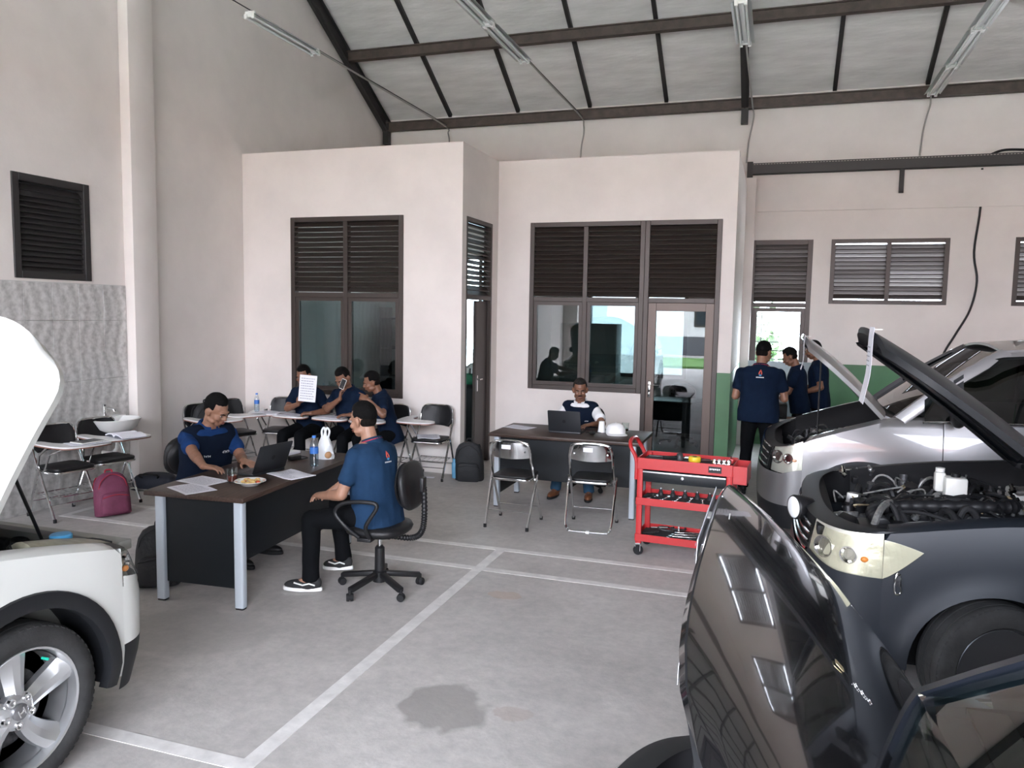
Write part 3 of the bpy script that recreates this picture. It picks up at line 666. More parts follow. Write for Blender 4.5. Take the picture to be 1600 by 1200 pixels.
for x, y, zend, lab in ((-5.37, 8.42, ZB, 'grey conduit from the left batten light to the back wall'), (-3.04, 9.37, ZB, 'grey conduit from the centre batten light down to the right office box'), (-.46, 9.45, 4.25, 'grey conduit by the black rafter down to the cable tray'), (1.88, 12.18, 4.25, 'grey conduit bending down the back wall at the right')):
    MBp = [(x, y, 5.05), (x, (y+12.25)/2, 5.04), (x, 12.28, 5.03), (x+.02, 12.38, 4.93), (x, 12.475, 4.80), (x-.04, 12.475, 4.55), (x-.06, 12.475, zend)]
    tag(MB().tube(smoothpath(MBp, 4), .012, 7).build('conduit', M_CONDUIT), lab, 'conduit')
for x, lab in ((-5.37, 'thin rod carrying the left batten light'), (-3.04, 'thin rod carrying the centre batten lights'), (-.46, 'thin rod carrying the batten light by the rafter'), (1.88, 'thin rod carrying the row of three batten lights')):
    tag(MB().tube([(x, 4.5, 5.062), (x, 12.38, 5.062)], .007, 6).build('support_rod', M_DARKST), lab, 'rod')
# ---- things inside the offices
desk_i = desk('dark desk seen dimly through the glass door', (-1.35, 11.3), rad(0), 1.2, .6)
star_chair('black chair behind the desk inside the glass door', (-1.3, 11.85), rad(180), False)
t = thing('steel_cabinet', 'grey steel filing cabinet inside the right office', 'cabinet', (-2.75, 12.1, 0))
MB().lim(-.45, .45, -.2, .2, 0, 1.8).build('body', mat('pale_green_steel', (.35, .42, .40), .5), t, bevel=.006)
for s in (-1, 1):
    dr = MB().lim(s*.22-.205, s*.22+.205, -.212, -.2, .08, 1.74).build('door', mat('pale_green_steel', (.35, .42, .40), .5), t, bevel=.003); MB().box((s*.05, -.22, .95), (.015, .02, .12)).build('handle', M_CHROME, dr)
t = thing('open_shelf', 'dark open shelf unit in the left office', 'shelf', (-5.9, 12.15, 0))
MB().lim(-.5, -.47, -.2, .2, 0, 2.0).lim(.47, .5, -.2, .2, 0, 2.0).build('upright', M_DARKST, t, smooth=False)
for z in (.3, .8, 1.3, 1.8): MB().lim(-.47, .47, -.2, .2, z, z+.025).build('shelf_board', M_DARKINT, t, smooth=False)
t = thing('side_cupboard', 'black low cupboard just inside the narrow doorway', 'cupboard', (-4.15, 11.1, 0))
MB().lim(-.5, .5, -.25, .25, 0, .85).build('body', M_BLKPAN, t, bevel=.006)
for s in (-1, 1):
    dr = MB().lim(s*.25-.23, s*.25+.23, -.262, -.25, .05, .8).build('door', M_BLKPAN, t, bevel=.003); MB().box((s*.05, -.27, .6), (.012, .02, .1)).build('handle', M_CHROME, dr)
o = tag(MB().prism(rrect(.4, .22, .04), .85, 1.0, Mx.Translation((-4.35, 11.1, 0))).build('green_box', mat('green_plastic', (.02, .20, .10), .4), None, bevel=.01), 'green plastic box on the black cupboard in the doorway', 'box')
o = tag(MB().lathe([(0, 1.0), (.12, 1.0), (.15, 1.02), (.13, 1.10), (.05, 1.16), (.02, 1.18), (0, 1.18)], 20, Mx.Translation((-4.35, 11.1, 0))).build('steel_pot', M_CHROME), 'shiny domed steel pot on the green box in the doorway', 'pot')
o = tag(MB().prism(rrect(.28, .3, .03), .85, .97, Mx.Translation((-3.95, 11.05, 0))).build('red_box', mat('red_plastic', (.5, .03, .03), .4), None, bevel=.01), 'red box on the black cupboard in the doorway', 'box')
# ================================================================== people
def voxel(mb, size, it=4, fac=.5, disp=0, seed=0):
    me = bpy.data.meshes.new('tmp'); me.from_pydata([tuple(p) for p in mb.v], [], mb.f)
    bm = bmesh.new(); bm.from_mesh(me); bmesh.ops.recalc_face_normals(bm, faces=bm.faces); bm.to_mesh(me); bm.free()
    o = bpy.data.objects.new('tmp', me); col.objects.link(o)
    r = o.modifiers.new('r', 'REMESH'); r.mode = 'VOXEL'; r.voxel_size = size; r.adaptivity = 0
    s = o.modifiers.new('s', 'SMOOTH'); s.factor = fac; s.iterations = it
    dg = bpy.context.evaluated_depsgraph_get(); out = bpy.data.meshes.new_from_object(o.evaluated_get(dg))
    bpy.data.objects.remove(o); bpy.data.meshes.remove(me)
    if disp:
        for v, n in zip(out.vertices, [v.normal.copy() for v in out.vertices]):
            p = v.co; q = V((p.x*9+seed, p.y*9, p.z*5)); v.co = p + n*(disp*(mnoise.noise(q)+.5*mnoise.noise(q*2.3)))
    out.shade_smooth(); return out
M_SKIN = mat('tan_skin', (.27, .135, .085), .5, var=.08, scale=25); M_SKIN2 = mat('brown_skin', (.19, .088, .052), .5, var=.08, scale=25)
M_HAIR = mat('black_hair', (.003, .0027, .0027), .75, bump=.6, bscale=180, spec=.12)
M_FADE = mat('short_cropped_hair', (.008, .006, .005), .85, bump=.5, bscale=200, spec=.1)
M_HAIRG = mat('greying_hair', (.030, .027, .025), .75, bump=.5, bscale=180, c2=(.008, .007, .006), scale=60, spec=.12)
def cloth(name, c): return mat(name, c, .9, var=.12, scale=7, bump=.45, bscale=13, spec=.12)
M_BLUE = cloth('blue_work_shirt', (.013, .036, .080)); M_ROYAL = cloth('royal_blue_shirt', (.010, .036, .125)); M_NAVY = cloth('navy_work_shirt', (.005, .012, .030))
M_VEST = cloth('navy_vest', (.0045, .009, .021)); M_WPOLO = cloth('white_polo', (.75, .75, .76)); M_PANTS = cloth('black_trousers', (.0035, .004, .005)); M_JEANS = cloth('blue_jeans', (.03, .075, .13))
M_EYEW = mat('eye_white', (.42, .38, .35), .5); M_EYEB = mat('eye_iris', (.01, .008, .007), .2); M_LIP = mat('lips', (.22, .085, .065), .5); M_LIP2 = mat('dark_lips', (.16, .06, .045), .5)
M_RED = mat('red_lanyard', (.28, .02, .05), .7)
def ik(a, c, l1, l2, pole):
    a, c = V(a), V(c); d = c-a; L = min(d.length, (l1+l2)*.999); u = d.normalized(); c = a+u*L
    x = (l1*l1-l2*l2+L*L)/(2*L); h = math.sqrt(max(0, l1*l1-x*x)); p = V(pole); p = p-u*p.dot(u); p = p.normalized() if p.length > 1e-6 else u.orthogonal().normalized()
    return a+u*x+p*h, c
def hand(mb, w, d, n, side, curl, s=1.0, point=False):
    d = V(d).normalized(); n = V(n); n = (n-d*n.dot(d)).normalized(); a = d.cross(n)*side; w = V(w)
    mb.loft([(w-d*.02*s, a, n, .026*s, .021*s), (w+d*.012*s, a, n, .029*s, .019*s), (w+d*.05*s, a, n, .041*s, .017*s), (w+d*.085*s, a, n, .042*s, .014*s), (w+d*.094*s, a, n, .036*s, .009*s)], 14)
    for i, (off, L) in enumerate(((.033, .072), (.0115, .080), (-.0105, .075), (-.032, .060))):
        c = 4 if (point and i == 0) else curl*(1+.08*i)
        p = w+d*(.082-.004*abs(i-1))*s+a*off*s; ang = c*.35
        for k, f in enumerate((.45, .30, .25)):
            q = p+(d*math.cos(rad(ang))+n*math.sin(rad(ang)))*(L*f*s); mb.cone(p, (.0095-.0007*k)*s, q, (.0088-.0008*k)*s, 8); p = q; ang += c*.75
    p = w+d*.025*s+a*.026*s; t1 = (a*.75+d*.6+n*.35).normalized(); q = p+t1*.045*s; mb.cone(p, .014*s, q, .011*s, 8)
    t2 = (a*(.45-curl*.006)+d*.8+n*(.2+curl*.006)).normalized(); mb.cone(q, .011*s, q+t2*.032*s, .0085*s, 8)
RINGS = [(-.10, .150, .100, 0), (-.02, .168, .120, 0), (.08, .158, .116, .004), (.18, .152, .110, .006), (.28, .162, .115, .004), (.36, .176, .116, 0), (.41, .178, .104, -.004), (.45, .160, .084, -.008), (.485, .095, .066, -.006), (.51, .060, .056, 0)]
def person(label, loc, rz, hz, lean=0, side=0, head=(0, 0, 0), armR=None, armL=None, legR=None, legL=None, shirt=None, vest=None, pants=None, shoe='black', skin=None, hair=None, s=1.0, fat=1.0, tuck=False, sleeve=.62, mous=False, collar=None, seat=True, hairtop=1.0, lan=False):
    skin = skin or M_SKIN; hair = hair or M_HAIR; pants = pants or M_PANTS; shirt = shirt or M_BLUE
    t = thing('person', label, 'person', (*loc, 0), rz)
    inv = (Mx.Translation((*loc, 0)) @ Mx.Rotation(rz, 4, 'Z')).inverted()
    R = Mx.Rotation(rad(side), 3, 'Y') @ Mx.Rotation(-rad(lean), 3, 'X'); P0 = V((0, 0, hz))
    def T(x, y, h): return P0 + R @ V((x*s, y*s, h*s))
    ax, ay = R @ V((1, 0, 0)), R @ V((0, 1, 0))
    def rings(i0, i1, k, extra=0): return [(T(0, yo, h), ax, ay, rx*s*fat+k+extra, ry*s*fat+k) for h, rx, ry, yo in RINGS[i0:i1]]
    L = lambda p: inv @ V(p)
    sh = {1: T(.168*fat, -.006, .408), -1: T(-.168*fat, -.006, .408)}
    hip = {1: T(.088, 0, -.03), -1: T(-.088, 0, -.03)}
    arms = {}; legs = {}
    for sd, A in ((1, armR), (-1, armL)):
        wr, pole, fd, pn, cu = A[:5]; wr = L(wr); e, wr = ik(sh[sd], wr, .275*s, .245*s, inv.to_3x3() @ V(pole))
        arms[sd] = (e, wr, (wr-e) if fd is None else inv.to_3x3() @ V(fd), inv.to_3x3() @ V(pn), cu, len(A) > 5)
    for sd, G in ((1, legR), (-1, legL)):
        an, pole = L(G[0]), inv.to_3x3() @ V(G[1]); k, an = ik(hip[sd], an, .425*s, .415*s, pole); legs[sd] = (k, an, inv.to_3x3() @ V(G[2]))
    # ---- body: one continuous skin
    b = MB(); b.loft(rings(0, 10, -.014))
    nb = T(0, -.004, .475); HR = R @ Mx.Rotation(rad(head[0]), 3, 'Z') @ Mx.Rotation(rad(head[2]), 3, 'Y') @ Mx.Rotation(-rad(head[1]), 3, 'X')
    hc = nb + (R @ V((0, .012, .085*s))) + HR @ V((0, .018*s, .085*s)); HM = Mx.Translation(hc) @ HR.to_4x4() @ Mx.Scale(s*1.02, 4)
    b.cone(nb, .058*s, hc+HR @ V((0, -.022*s, -.05*s)), .052*s)
    b.ell((0, -.012, .028), (.074, .094, .090), HM); b.ell((0, .018, -.030), (.062, .074, .082), HM); b.ell((0, .050, -.082), (.036, .034, .028), HM)
    b.ell((0, .080, .022), (.048, .018, .014), HM)                                # brow ridge
    for sd in (-1, 1):
        b.ell((sd*.036, .062, -.028), (.026, .026, .022), HM); b.ell((sd*.045, .02, -.07), (.022, .04, .022), HM)
        b.ell((sd*.074, -.004, -.014), (.011, .020, .034), HM); b.ell((sd*.084, -.014, -.004), (.008, .018, .026), HM)
        b.ell((sd*.012, .094, -.030), (.009, .010, .008), HM)
    for a, r1, c, r2 in (((0, .086, .014), .010, (0, .106, -.024), .013), ((0, .088, -.055), .014, (0, .080, -.062), .016)):
        b.cone(HM @ V(a), r1*s, HM @ V(c), r2*s)
    for sd in (-1, 1):
        e, wr, fd, pn, cu, pt = arms[sd]
        b.cone(sh[sd], .050*s, e, .040*s); b.cone(e, .041*s, wr, .027*s); b.cone(e.lerp(wr, .12), .042*s, e.lerp(wr, .45), .038*s)
        hand(b, wr, fd, pn, sd, cu, s, pt)
        k, an, td = legs[sd]; b.cone(hip[sd], .078*s, k, .052*s); b.cone(k, .052*s, an, .035*s); b.cone(an, .035*s, an+td.normalized()*.12*s-V((0, 0, .045*s)), .026*s)
    bo = link('body', voxel(b, .0062, 3, .45), t); bo.data.materials.append(skin)
    # ---- face details, hair
    for sd in (-1, 1):
        ey = MB().ell((sd*.031, .0835, .000), (.0125, .0055, .0042), HM, 10, 6).build('eye', M_EYEW, t); MB().ell((sd*.031, .0868, -.0003), (.0052, .0045, .0046), HM, 8, 6).build('iris', M_EYEB, ey)
        MB().tube([HM @ V((sd*.014, .100, .017)), HM @ V((sd*.030, .096, .0225)), HM @ V((sd*.047, .083, .018))], [.0035*s, .0045*s, .0025*s], 6).build('eyebrow', hair if not mous else M_HAIR, t)
    MB().ell((0, .0985, -.0535), (.022, .006, .0055), HM, 12, 6).build('upper_lip', M_LIP, t); MB().ell((0, .0965, -.0645), (.019, .0075, .0055), HM, 12, 6).build('lower_lip', M_LIP, t)
    if mous: MB().tube([HM @ V(p) for p in ((-.026, .088, -.052), (-.012, .099, -.044), (0, .102, -.043), (.012, .099, -.044), (.026, .088, -.052))], [.003, .006, .006, .006, .003], 6).build('moustache', M_HAIR, t)
    hv = []; hf = []; n, m = 40, 22; rnd = random.Random(len(label))
    for i in range(m+1):
        el = -PI/2+PI*i/m
        for k in range(n):
            a = 2*PI*k/n; d = V((math.cos(el)*math.sin(a), math.cos(el)*math.cos(a), math.sin(el)))
            fr = math.cos(a); line = .50 if fr > .45 else (.50+(fr-.45)/.55*.75 if fr > -.1 else -.25+(fr+.1)*.28)
            if abs(abs(a if a < PI else 2*PI-a)-1.35) < .25: line = min(line, -.10)
            q = (math.sin(el)-line)/.22; q = max(0., min(1., q)); top = max(0, math.sin(el))
            r = .93+q*(.12+.05*top*hairtop)+.022*q*mnoise.noise(d*9+V((len(label), 0, 0)))
            hv.append((d.x*.076*r, -.012+d.y*.096*r, .028+d.z*.093*r*(1+.02*q)))
    for i in range(m): hf += [(i*n+k, i*n+(k+1) % n, (i+1)*n+(k+1) % n, (i+1)*n+k) for k in range(n)]
    MB().add(hv, hf, HM).build('hair', hair, t, angle=80)
    MB().ell((0, -.036, -.012), (.0665, .060, .056), HM, 22, 14).build('nape_hair', M_FADE, t)
    # ---- clothes
    def sleeves(mb, k, upto):
        for sd in (-1, 1):
            e = arms[sd][0]; mb.cone(sh[sd], .054*s+k, sh[sd].lerp(e, upto), .052*s+k); mb.ell(tuple(sh[sd].lerp(e, upto)), .001)
            q = sh[sd].lerp(e, upto); dr = (e-sh[sd]).normalized(); mb.tube([q-dr*.06, q+dr*.012], [(.056*s+k), (.060*s+k)], 14)
    c = MB(); c.loft([(T(0, 0, -.03 if tuck else -.13), ax, ay, .165*s*fat+.014, .122*s*fat+.012)]+rings(1, 9, .012, .002)); sleeves(c, .004, sleeve)
    so = link('shirt', voxel(c, .011, 5, .5, .008, len(label)), t); so.data.materials.append(shirt)
    if vest:
        c = MB(); c.loft([(T(0, 0, -.15), ax, ay, .175*s*fat+.024, .13*s*fat+.022)]+rings(1, 8, .024, .004))
        for sd in (-1, 1): c.cone(T(sd*.06, 0, .45), .05*s+.01, T(sd*.15, -.004, .435), .055*s+.012)
        vo = link('vest', voxel(c, .011, 6, .5, .004, 3), t); vo.data.materials.append(vest)
    cm = collar or shirt; g = []
    for rr, hh, yy in ((.086, .455, 0.0), (.072, .488, -.004), (.064, .522, -.006), (.074, .518, -.006), (.098, .470, -.002)):
        g.append([T(rr*math.sin(rad(a)), yy+rr*.93*math.cos(rad(a))-(.01 if abs(a) > 90 else 0), hh-.012*(1+math.cos(rad(a)))) for a in range(18, 343, 12)])
    MB().sheet(g, .003).build('collar', cm, t, angle=70)
    c = MB(); c.loft([(T(0, 0, -.115), ax, ay, .140*s*fat, .105*s*fat), (T(0, 0, -.08), ax, ay, .165*s*fat, .118*s*fat), (T(0, 0, .0), ax, ay, .172*s*fat+.004, .124*s*fat), (T(0, 0, .05), ax, ay, .165*s*fat, .12*s*fat)])
    for sd in (-1, 1):
        k, an, td = legs[sd]; c.cone(hip[sd], .090*s*(.5+.5*fat), k, .068*s); c.cone(k, .068*s, an+V((0, 0, .02)), .056*s); dr = (an-k).normalized(); c.tube([an-dr*.10, an+dr*.01], [.058*s, .064*s], 14)
    po = link('trousers', voxel(c, .012, 6, .5, .005, 9), t); po.data.materials.append(pants)
    for sd in (-1, 1):
        k, an, td = legs[sd]; td = td.normalized(); up = V((0, 0, 1)); up = (up-td*up.dot(td)).normalized(); xx = td.cross(up)
        FM = frame(an - up*.075*s, xx*s, td*s, up*s)
        cu = {'black': M_BLKLE, 'brown': mat('brown_shoe', (.16, .06, .025), .5), 'sneaker': mat('black_canvas', (.015, .015, .016), .8)}[shoe]
        u = MB(); u.ell((0, .06, .032), (.045, .135, .042), FM); u.ell((0, -.015, .055), (.040, .062, .05), FM)
        uo = link('shoe', voxel(u, .008, 3), t); uo.data.materials.append(cu)
        sl = [(.045*math.cos(q)*(1 if math.sin(q) > 0 else .85), .06+.14*math.sin(q)) for q in [2*PI*i/24 for i in range(24)]]
        MB().prism(sl, -.004, .022, FM).build('sole', M_WHITEP if shoe == 'sneaker' else M_RUBBER, uo, bevel=.004)
        if shoe == 'sneaker':
            for q in (-1, 1): MB().tube([FM @ V(p) for p in ((q*.040, -.04, .045), (q*.044, .0, .058), (q*.046, .045, .046), (q*.036, .11, .058))], .0055, 6).build('side_stripe', M_WHITEP, uo)
    if lan:
        pts = [T(.083*math.sin(rad(a)), .077*math.cos(rad(a))-.01, .505-.03*(1+math.cos(rad(a)))*.5) for a in range(60, 301, 15)]
        MB().tube(pts, .0065, 6).build('lanyard', M_RED, t)
    return t, T, R, so, HM
def decal(par, host, name, origin, dirn, xa, ya, polys, m, off=.003):
    bv = BVHTree.FromPolygons([v.co.copy() for v in host.data.vertices], [tuple(p.vertices) for p in host.data.polygons])
    mb = MB(); d = V(dirn).normalized(); o = V(origin); xa = V(xa); ya = V(ya)
    for poly in polys:
        vs = []
        for x, y in poly:
            h = bv.ray_cast(o+xa*x+ya*y-d*.3, d); p = h[0] if h[0] is not None else o+xa*x+ya*y
            vs.append(p-d*off)
        mb.add(vs, [tuple(range(len(vs)))])
    return mb.build(name, m, par, smooth=False)
def rect(x0, x1, y0, y1): return [(x0, y0), (x1, y0), (x1, y1), (x0, y1)]
M_LOGO_R = mat('emblem_red', (.65, .10, .06), .6); M_LOGO_B = mat('emblem_blue', (.05, .30, .55), .6); M_LOGO_W = mat('emblem_white', (.75, .77, .8), .6)
def emblem(t, T, R, so, x, h, sc=1.):
    o = T(x, -.3, h); d = R @ V((0, 1, 0)); xa, ya = R @ V((1, 0, 0)), R @ V((0, 0, 1)); o = o+d*.3*0
    drop = [(.0, .040), (.010, .022), (.016, .006), (.012, -.008), (.004, -.004), (.006, .008), (.0, .018), (-.006, .008), (-.004, -.004), (-.012, -.008), (-.016, .006), (-.010, .022)]
    decal(t, so, 'back_emblem', o, d, xa, ya, [[(a*sc, b*sc) for a, b in drop[:6]], [(a*sc, b*sc) for a, b in drop[6:]+drop[:1]]], M_LOGO_R)
    decal(t, so, 'back_emblem', o, d, xa, ya, [[(a*sc, b*sc-.012*sc) for a, b in ((-.013, 0), (-.005, -.008), (.005, -.008), (.013, 0), (.005, .006), (-.005, .006))]], M_LOGO_B)
    decal(t, so, 'back_lettering', o, d, xa, ya, [rect((-.034+.0098*i)*sc, (-.027+.0098*i)*sc, -.036*sc, -.028*sc) for i in range(7)], M_LOGO_W)
def chest(t, T, R, host, x, h, n, wd, hh=.012):
    o = T(x, .3, h); d = R @ V((0, -1, 0)); xa, ya = R @ V((1, 0, 0)), R @ V((0, 0, 1)); st = wd/n
    ps = []
    for i in range(n): a = -wd/2+st*i; ps += [rect(a, a+st*.3, -hh/2, hh/2), rect(a+st*.3, a+st*.75, (hh/2-.004) if i % 2 else -.002, hh/2 if i % 2 else .002)]
    decal(t, host, 'chest_lettering', o, d, xa, ya, ps, M_LOGO_W)
DN = (0, 0, -1)
# man A: vest, typing at the laptop
A = person('man in navy vest over a royal blue shirt typing at a dark laptop', (-4.26, 5.02), rad(-110), .555, 14, 0, (16, 16, 0),
    (tuple(gz(322, 735, .80)), (-.5, -.5, -.9), (1, .35, -.12), (.0, 0, -1), 28), ((-3.76, 4.88, .80), (-.3, .7, -.7), (1, -.3, -.1), DN, 28),
    ((-3.80, 4.80, .085), (1, -.2, 1), (1, -.1, 0)), ((-3.82, 5.15, .085), (1, .2, 1), (1, .1, 0)), M_ROYAL, M_VEST, skin=M_SKIN, s=1.0, fat=1.12, hairtop=1.5)
chest(A[0], A[1], A[2], [c for c in A[0].children if c.name.startswith('vest')][0], .085, .30, 4, .055, .016); chest(A[0], A[1], A[2], [c for c in A[0].children if c.name.startswith('vest')][0], -.075, .32, 5, .075, .02)
# man B: back to the camera in the swivel chair
B = person('man in a blue work shirt on a swivel chair with armrests at the near desk', (-2.57, 4.78), rad(82), .555, 10, 2, (-2, 5, 0),
    ((-2.98, 4.80, .635), (.6, .7, -.5), (-.6, -.8, 0), (0, -.1, -1), 35), ((-2.94, 4.66, .655), (.7, -.6, -.5), (-.75, .65, -.1), (0, .1, -1), 35),
    ((-2.93, 4.92, .13), (-1, .1, .9), (-1, .15, -.15)), ((-2.97, 4.56, .085), (-1, -.15, .9), (-1, -.25, 0)), M_BLUE, None, shoe='sneaker', skin=mat('light_tan_skin', (.33, .175, .115), .5, var=.06, scale=25), s=1.0, fat=1.14, lan=True, hairtop=1.3)
emblem(B[0], B[1], B[2], B[3], -.01, .37, 1.1)
# students along the wall
p = gy(466, 624, 7.72)
S1 = person('student in blue hiding his face behind a raised sheet of paper', (-5.27, 8.10), rad(180), .555, 9, 0, (0, 12, 0),
    ((p.x-.02, p.y+.03, p.z-.06), (-.7, -.2, -.7), (.35, -.1, .9), (.85, -.4, -.2), 40), ((-5.02, 7.72, .755), (.7, .1, -.6), (-.9, -.35, 0), (0, .2, -1), 70),
    ((-5.40, 7.68, .085), (0, -1, 1), (-.1, -1, 0)), ((-5.12, 7.66, .085), (0, -1, 1), (.1, -1, 0)), M_NAVY, skin=M_SKIN2, s=.98)
p = gy(531, 622, 7.76)
S2 = person('student in navy looking down with a phone held up beside his head', (-4.71, 8.10), rad(178), .56, 10, 0, (-6, 26, 4),
    ((p.x, p.y, p.z-.01), (-.5, -.6, -.9), (.10, .1, 1), (.8, .5, 0), 55), ((-4.52, 7.74, .765), (.7, .2, -.5), (-.8, -.5, 0), DN, 30),
    ((-4.85, 7.66, .085), (0, -1, 1), (-.1, -1, 0)), ((-4.55, 7.62, .085), (0, -1, 1), (.1, -1, 0)), M_NAVY, skin=M_SKIN2, s=.99, collar=None)
p = gy(575, 622, 7.62)
S3 = person('student in navy leaning sideways and pointing a finger to the left', (-4.17, 8.06), rad(128), .555, 18, 0, (-8, 2, 0),
    ((-4.55, 8.05, .765), (.2, .8, -.6), (-1, -.2, 0), DN, 30), ((p.x, p.y, p.z-.02), (.5, -.7, -.6), (-.9, .0, .35), (-.3, .6, -.5), 62, 1),
    ((-4.42, 7.85, .085), (-.6, -.6, 1), (-.6, -.7, 0)), ((-4.20, 7.62, .085), (-.4, -.8, 1), (-.5, -.8, 0)), M_NAVY, skin=M_SKIN2, s=.96)
# older man behind the far desk
O = person('moustached older man in white polo and navy vest behind the far desk', (-2.0, 8.42), rad(180), .515, 7, 0, (14, 6, 0),
    ((-2.07, 7.98, .80), (-.7, .2, -.6), (.3, -1, -.1), DN, 30), ((-1.77, 7.96, .80), (.8, .2, -.6), (-.7, -.6, -.1), DN, 30),
    ((-2.14, 7.92, .085), (0, -1, 1), (-.15, -1, 0)), ((-1.78, 7.93, .085), (0, -1, 1), (.15, -1, 0)), M_WPOLO, M_VEST, M_JEANS, 'brown', M_SKIN2, M_HAIRG, s=.96, mous=True, hairtop=.6)
chest(O[0], O[1], O[2], [c for c in O[0].children if c.name.startswith('vest')][0], -.10, .30, 3, .04)
# standing people at the back
ST = person('stout man standing with his back to us in a navy polo shirt', (-.13, 8.86), rad(-8), .94, 4, 0, (-22, 16, 0),
    ((.10, 9.08, 1.06), (.25, -.5, -.9), (-.3, .9, .1), DN, 35), ((-.33, 9.11, 1.10), (-.25, -.5, -.9), (.3, .9, .1), DN, 35),
    ((-.01, 8.84, .09), (.1, 1, 0), (.2, 1, 0)), ((-.26, 8.86, .09), (-.1, 1, 0), (-.2, 1, 0)), M_NAVY, s=.985, fat=1.25, lan=True, hairtop=.8)
emblem(ST[0], ST[1], ST[2], ST[3], .02, .40, 1.2)
K1 = person('young man in navy reading a paper near the narrow back window', (.33, 10.32), rad(86), .89, 8, 0, (0, 24, 0),
    ((.08, 10.42, 1.16), (.4, .6, -.8), (-.8, -.2, .5), (0, -.5, .6), 45), ((.07, 10.22, 1.18), (.4, -.6, -.8), (-.8, .2, .5), (0, .5, .6), 45),
    ((.30, 10.44, .09), (-1, 0, .1), (-1, .1, 0)), ((.34, 10.22, .09), (-1, 0, .1), (-1, -.1, 0)), M_NAVY, s=.925, skin=M_SKIN2, hairtop=1.6)
K2 = person('man in navy standing behind the reader, face hidden by the silver bonnet', (.58, 10.72), rad(80), .925, 5, 0, (0, 16, 0),
    ((.34, 10.88, 1.02), (.5, .5, -.8), (-.9, -.1, 0), DN, 40), ((.36, 10.52, 1.0), (.5, -.5, -.8), (-.9, .1, 0), DN, 40),
    ((.55, 10.82, .09), (-1, 0, .1), (-1, .1, 0)), ((.60, 10.60, .09), (-1, 0, .1), (-1, -.1, 0)), M_NAVY, s=.97, skin=M_SKIN2)
# ================================================================== cars
M_CWHITE = mat('white_car_paint', (.66, .67, .64), .35, coat=.6); M_CSILV = mat('silver_car_paint', (.24, .235, .24), .36, .5, coat=.6)
M_CGREY = mat('matte_blue_grey_paint', (.0105, .0135, .019), .46, .12, coat=.10, var=.06, scale=2); M_CBLACK = mat('black_car_paint', (.006, .006, .007), .12, coat=1)
M_CLAD = mat('black_cladding', (.011, .012, .014), .5, spec=.35); M_TYRE = mat('tyre', (.034, .034, .034), .85, spec=.25, bump=.2, bscale=60, var=.2, scale=10)
M_ALLOY = mat('alloy', (.62, .63, .64), .28, .85); M_BAY = mat('engine_bay_black', (.007, .007, .008), .65, spec=.25); M_ENG = mat('engine_grey', (.055, .055, .058), .5, .5, var=.6, scale=30)
M_ALU = mat('cast_aluminium', (.38, .38, .37), .45, .8, var=.3, scale=40); M_TINT = glass('tinted_glass', (.10, .12, .12), .03); M_WIND = glass('windscreen_glass', (.55, .66, .63), .05)
M_LENS = glass('yellowed_lens', (.95, .94, .86), .05); M_LENSC = glass('clear_lens', (.92, .93, .92), .04)
M_BOWL = mat('lamp_bowl', (.80, .79, .70), .28, .55, bump=.5, bscale=14); M_AMBER = mat('amber_plastic', (.7, .25, .06), .35)
def lerp_pts(pts, x):
    pts = sorted(pts)
    if x <= pts[0][0]: return pts[0][1]
    for (a, b), (c, d) in zip(pts, pts[1:]):
        if x <= c: return b+(d-b)*(x-a)/(c-a)
    return pts[-1][1]
